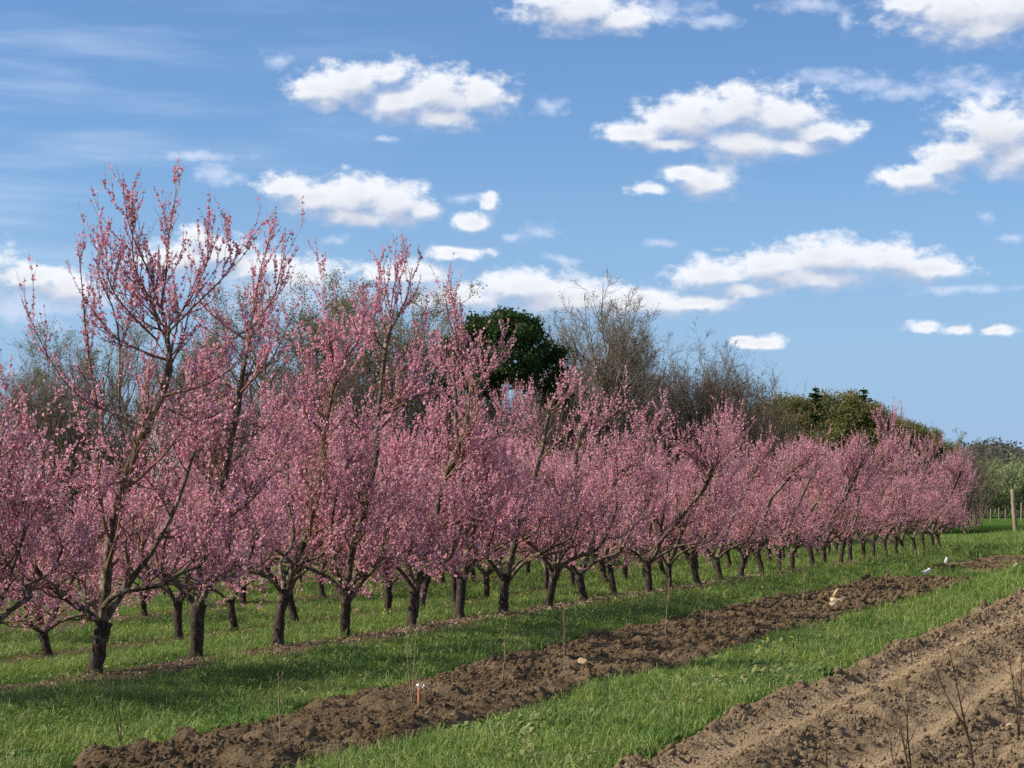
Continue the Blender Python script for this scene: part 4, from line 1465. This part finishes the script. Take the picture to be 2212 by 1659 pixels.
# ------------------------------------------------------------------ saplings, posts, stones, scraps
def sapling(seed, name, stems, mat, r=0.006, twigs=5):
    """stems: list of polylines in metres (right, up, away)"""
    rng = np.random.default_rng(seed)
    root = empty(name, (0, 0, 0))
    P = np.stack([resample(np.array([RGT * a + UP * b + FWD * c for a, b, c in s_]), 8, rng, 0.004) for s_ in stems])
    Q = np.tile(r * np.linspace(1, 0.35, 8), (len(stems), 1))
    g = Geo()
    tubes(g, P, Q, 6)
    put('stem', g, mat, root, True)
    A, B = spawn(P, Q, rng, twigs, 0.35, 0.95, (0.4, 0.9), (0.08, 0.28), 0.55, 5, 0.15, 0.08)
    g = Geo()
    tubes(g, A, np.maximum(B, 0.0013), 4)
    put('twigs', g, mat, root)
    g = Geo()
    pts = A[:, 1:].reshape(-1, 3)
    pts = pts[rng.integers(0, len(pts), 10)]
    flakes(g, pts, rng.uniform(0.005, 0.010, len(pts)), rng, 4, 0.3, None, 0.5)
    put('buds', g, M_bud, root)
    return root


def sap_at(px, py, strip):
    """where the sight line to the foot meets the dug soil"""
    z = 0.06
    p = on_ground(px, py, z)
    for _ in range(4):
        z = float(soil_z(strip, np.array([p[0]]), np.array([p[1]]))[0])
        p = on_ground(px, py, z)
    return p[0], p[1], z


SAPS = [
    # foot px, stem tips (px, py) list, strip, material, label
    (267, 1647, [[(255, 1590), (245, 1530), (236, 1478)], [(258, 1600), (257, 1540), (250, 1500)]], 1, M_sap, 0.0045, 'thin forked whip sapling at the near left end of the far dug strip'),
    (606, 1603, [[(602, 1540), (601, 1455)]], 1, M_sap2, 0.004, 'straight thin tan sapling standing left of the orange tagged one'),
    (892, 1532, [[(893, 1450), (897, 1380), (901, 1335)], [(885, 1480), (880, 1420), (876, 1352)]], 1, M_sap2, 0.0045, 'two-stemmed sapling beside the small orange and white marker'),
    (1083, 1482, [[(1090, 1420), (1091, 1345)]], 1, M_sap2, 0.0045, 'slim branching sapling between the orange marker and the tan stone'),
    (1221, 1452, [[(1218, 1390), (1219, 1310)]], 1, M_sap2, 0.005, 'tan upright sapling next to the tan stone on the dug strip'),
    (1437, 1372, [[(1441, 1320), (1446, 1250)]], 1, M_sap2, 0.006, 'faint sapling on the dug strip below the eleventh front-row trunk'),
    (1524, 1364, [[(1525, 1320), (1526, 1275)]], 1, M_sap2, 0.006, 'short greenish sapling on the dug strip right of centre'),
    (1733, 1318, [[(1737, 1280), (1742, 1238)]], 1, M_sap2, 0.006, 'slender sapling just left of the cream broken stones'),
    (1914, 1268, [[(1915, 1245), (1916, 1222)]], 1, M_sap2, 0.007, 'tiny sapling far along the dug strip left of the white scrap'),
    (1786, 1672, [[(1784, 1600), (1783, 1553)]], 2, M_sap, 0.0055, 'single dark stick sapling at the left of the near dug strip'),
    (1935, 1672, [[(1930, 1630), (1924, 1592)]], 2, M_sap, 0.005, 'shortest dark stick sapling in the near dug strip'),
    (1968, 1680, [[(1964, 1600), (1960, 1520)], [(1950, 1600), (1946, 1560)]], 2, M_sap, 0.006, 'pair of dark straight stems beside the shortest stick sapling'),
    (2104, 1668, [[(2090, 1570), (2070, 1480), (2056, 1405)], [(2094, 1585), (2062, 1530), (2030, 1470), (2020, 1425)]], 2, M_sap, 0.0065, 'forked brown sapling with open branches at lower right'),
    (2200, 1604, [[(2207, 1520), (2209, 1450), (2212, 1385)], [(2196, 1520), (2185, 1450), (2178, 1415)]], 2, M_sap, 0.0055, 'tall brown sapling at the right edge with one side stem'),
]
for q, (fx, fy, tips, strip, mat, r, lab) in enumerate(SAPS):
    x, y, z = sap_at(fx, fy, strip)
    Z = float(np.array([x, y, 0]) @ FWD)
    k = Z / F_
    stems = []
    for tp_ in tips:
        stems.append([(0, -0.05, 0), (0, 0.01, 0)] + [((a - fx) * k, (fy - b) * k, rngu.normal(0, 0.03)) for a, b in tp_])
    t = sapling(500 + q, 'sapling', stems, mat, r * 1.35)
    t.location = (x, y, z)
    tag(t, lab, 'sapling', 'young trees planted in the dug strips')

# orange and white marker by the third sapling
x, y, z = sap_at(905, 1520, 1)
mk = empty('marker', (x, y, z))
tag(mk, 'small orange stake with a white crumpled tag on top, on the dug strip', 'marker')
g = Geo()
P = np.array([[0, 0, -0.05], [0.002, 0, 0.06], [0.0, 0, 0.12], [-0.01, 0, 0.17]])[None]
tubes(g, P, np.array([[0.013, 0.015, 0.013, 0.010]]), 6, 0.1, rngu)
put('stake', g, M_orange, mk)
g = Geo()
C = rngu.normal(0, 0.013, (12, 3)) + np.array([0.0, 0, 0.165]) + np.array([0.02, 0.0, 0.0])
flakes(g, C, rngu.uniform(0.012, 0.022, 12), rngu, 6, 0.4)
put('tag', g, M_whitep, mk)


def rock_geo(rng, size, sub=3, rough=0.5):
    import bmesh
    bm = bmesh.new()
    bmesh.ops.create_icosphere(bm, subdivisions=sub, radius=1.0)
    V = np.array([v.co[:] for v in bm.verts])
    Fc = np.array([[v.index for v in f.verts] for f in bm.faces])
    bm.free()
    s = rng.uniform(0, 50)
    for _ in range(9):                        # chop flat facets
        n_ = unit(rng.standard_normal(3))
        d = V @ n_
        c = rng.uniform(0.55, 0.85)
        V = V - np.maximum(0, d - c)[:, None] * n_
    k = 1 + rough * 0.3 * (fbm(V[:, 0] * 2 + s, V[:, 1] * 2 + V[:, 2] * 1.7, 3, 4) - 0.5)
    g = Geo()
    g.add(V * k[:, None] * np.array(size), Fc)
    return g


def slab(rng, px, py, strip, size, rot, mat, label, name='rock', cat='rock', lift=0.3, group=None):
    x, y, z = sap_at(px, py, strip)
    o = put(name, rock_geo(rng, size), mat)
    o.location = (x, y, z + size[2] * lift)
    o.rotation_euler = rot
    tag(o, label, cat, group)
    return o


slab(rngu, 1256, 1444, 1, (0.085, 0.12, 0.055), (0.3, -0.35, 0.5), M_rock2, 'tan rounded stone half buried in the dug strip beside a sapling', lift=1.0)
slab(rngu, 1806, 1303, 1, (0.19, 0.15, 0.09), (0.15, 0.2, 0.3), M_rock, 'largest cream stone of the broken pile on the dug strip', group='broken cream stones')
slab(rngu, 1797, 1309, 1, (0.12, 0.08, 0.05), (0.1, -0.2, 1.2), M_rock, 'small flat cream stone lying in front of the broken pile', group='broken cream stones')
slab(rngu, 1806, 1303, 1, (0.04, 0.06, 0.12), (0.1, 0.5, 0.2), M_rock, 'cream stone splinter standing upright on the broken pile', lift=1.5, group='broken cream stones')
slab(rngu, 1817, 1302, 1, (0.12, 0.05, 0.06), (0.1, -0.4, 0.1), M_rock, 'pointed cream stone at the right end of the broken pile', lift=0.9, group='broken cream stones')
PEB = [(1751, 1597, 0.035, 'cream pebble on the near dug strip, left of the lone stick sapling'), (1788, 1655, 0.035, 'whitish pebble at the bottom edge beside the lone stick sapling'),
       (2166, 1400, 0.03, 'pale pebble high on the near dug strip by the right edge'), (2185, 1570, 0.05, 'ochre lump left of the tallest right-edge sapling'), (2000, 1352, 0.05, 'tan stone on the upper lip of the near dug strip')]
for q_, (px, py, s_, lab) in enumerate(PEB):
    slab(rngu, px, py, 2, (s_ * 1.1, s_ * 0.9, s_ * 0.6), (rngu.uniform(-0.4, 0.4), rngu.uniform(-0.4, 0.4), rngu.uniform(0, 3)), M_rock2 if q_ % 2 else M_rock, lab, 'pebble', 'stone', 0.3, 'pale stones on the near dug strip')


def scrap(px, py, z0, L, tilt, rz, label):
    """curled strip of white plastic tree guard"""
    p = on_ground(px, py, z0)
    g = Geo()
    a = np.linspace(-0.1, 1.7, 12) * np.pi
    u = np.linspace(0, L, 6)
    A, U_ = np.meshgrid(a, u)
    r = 0.045 * (1 + 0.12 * np.sin(U_ * 20))
    V = np.stack([U_ - L / 2, r * np.cos(A), r * np.sin(A)], -1)
    V2 = np.stack([U_ - L / 2, (r - 0.004) * np.cos(A), (r - 0.004) * np.sin(A)], -1)
    idx = np.arange(A.size).reshape(A.shape)
    q = np.stack([idx[:-1, :-1], idx[:-1, 1:], idx[1:, 1:], idx[1:, :-1]], -1).reshape(-1, 4)
    g.add(V, q)
    g.add(V2, q[:, ::-1])
    o = put('plastic_guard', g, M_whitep, smooth=True)
    o.location = (p[0], p[1], z0 + 0.08)
    o.rotation_euler = (0.3, tilt, rz)
    tag(o, label, 'tree guard', 'white plastic tree guards lying about')


scrap(2000, 1242, 0.06, 0.32, -0.35, YAW + 0.7, 'white curled plastic guard lying at the far end of the dug strip')
scrap(2044, 1217, 0.05, 0.22, -1.0, YAW + 0.9, 'small upright white plastic guard in the grass under the last peach trees')
scrap(2193, 1229, 0.05, 0.19, -0.6, YAW + 0.7, 'white plastic guard on bare soil near the right edge')


def post(px, py, top, w, lean, label, taper=0.9, rough=True):
    p = on_ground(px, py)
    Z = float(p @ FWD)
    h = (py - top) / F_ * Z
    r = w / 2 / F_ * Z
    rng = np.random.default_rng(int(px))
    g = Geo()
    P = np.array([[0, 0, -0.3], [0, 0, 0.05], [0, 0, h * 0.35], [0, 0, h * 0.7], [0, 0, h * 0.985], [0, 0, h]])
    P = P + RGT * (P[:, 2:3] * lean)
    tubes(g, P[None], r * np.array([[1.05, 1.03, 1.0, 0.97, taper, taper * 0.8]]), 12, 0.03, rng)
    o = put('post', g, M_post, smooth=False)
    o.location = (p[0], p[1], float(H0(p[0], p[1])))
    tag(o, label, 'post', 'wooden posts in the far field')
    return o


post(2194, 1142, 1046, 10, -0.06, 'stout weathered leaning wooden post in the grass at right')
post(2187, 1112, 1068, 4, 0.0, 'thin post showing just left behind the stout leaning post')
post(2206, 1118, 1078, 3.5, 0.02, 'thin pale post at the right edge behind the stout one')
for q, (a, b, c) in enumerate([(2140, 1120, 1090), (2158, 1116, 1088), (2172, 1117, 1092)]):
    post(a, b, c, 2.4, 0.0, ['leftmost', 'middle', 'rightmost'][q] + ' of three small distant stakes before the far hedge')
print('objects', len(sc.objects))
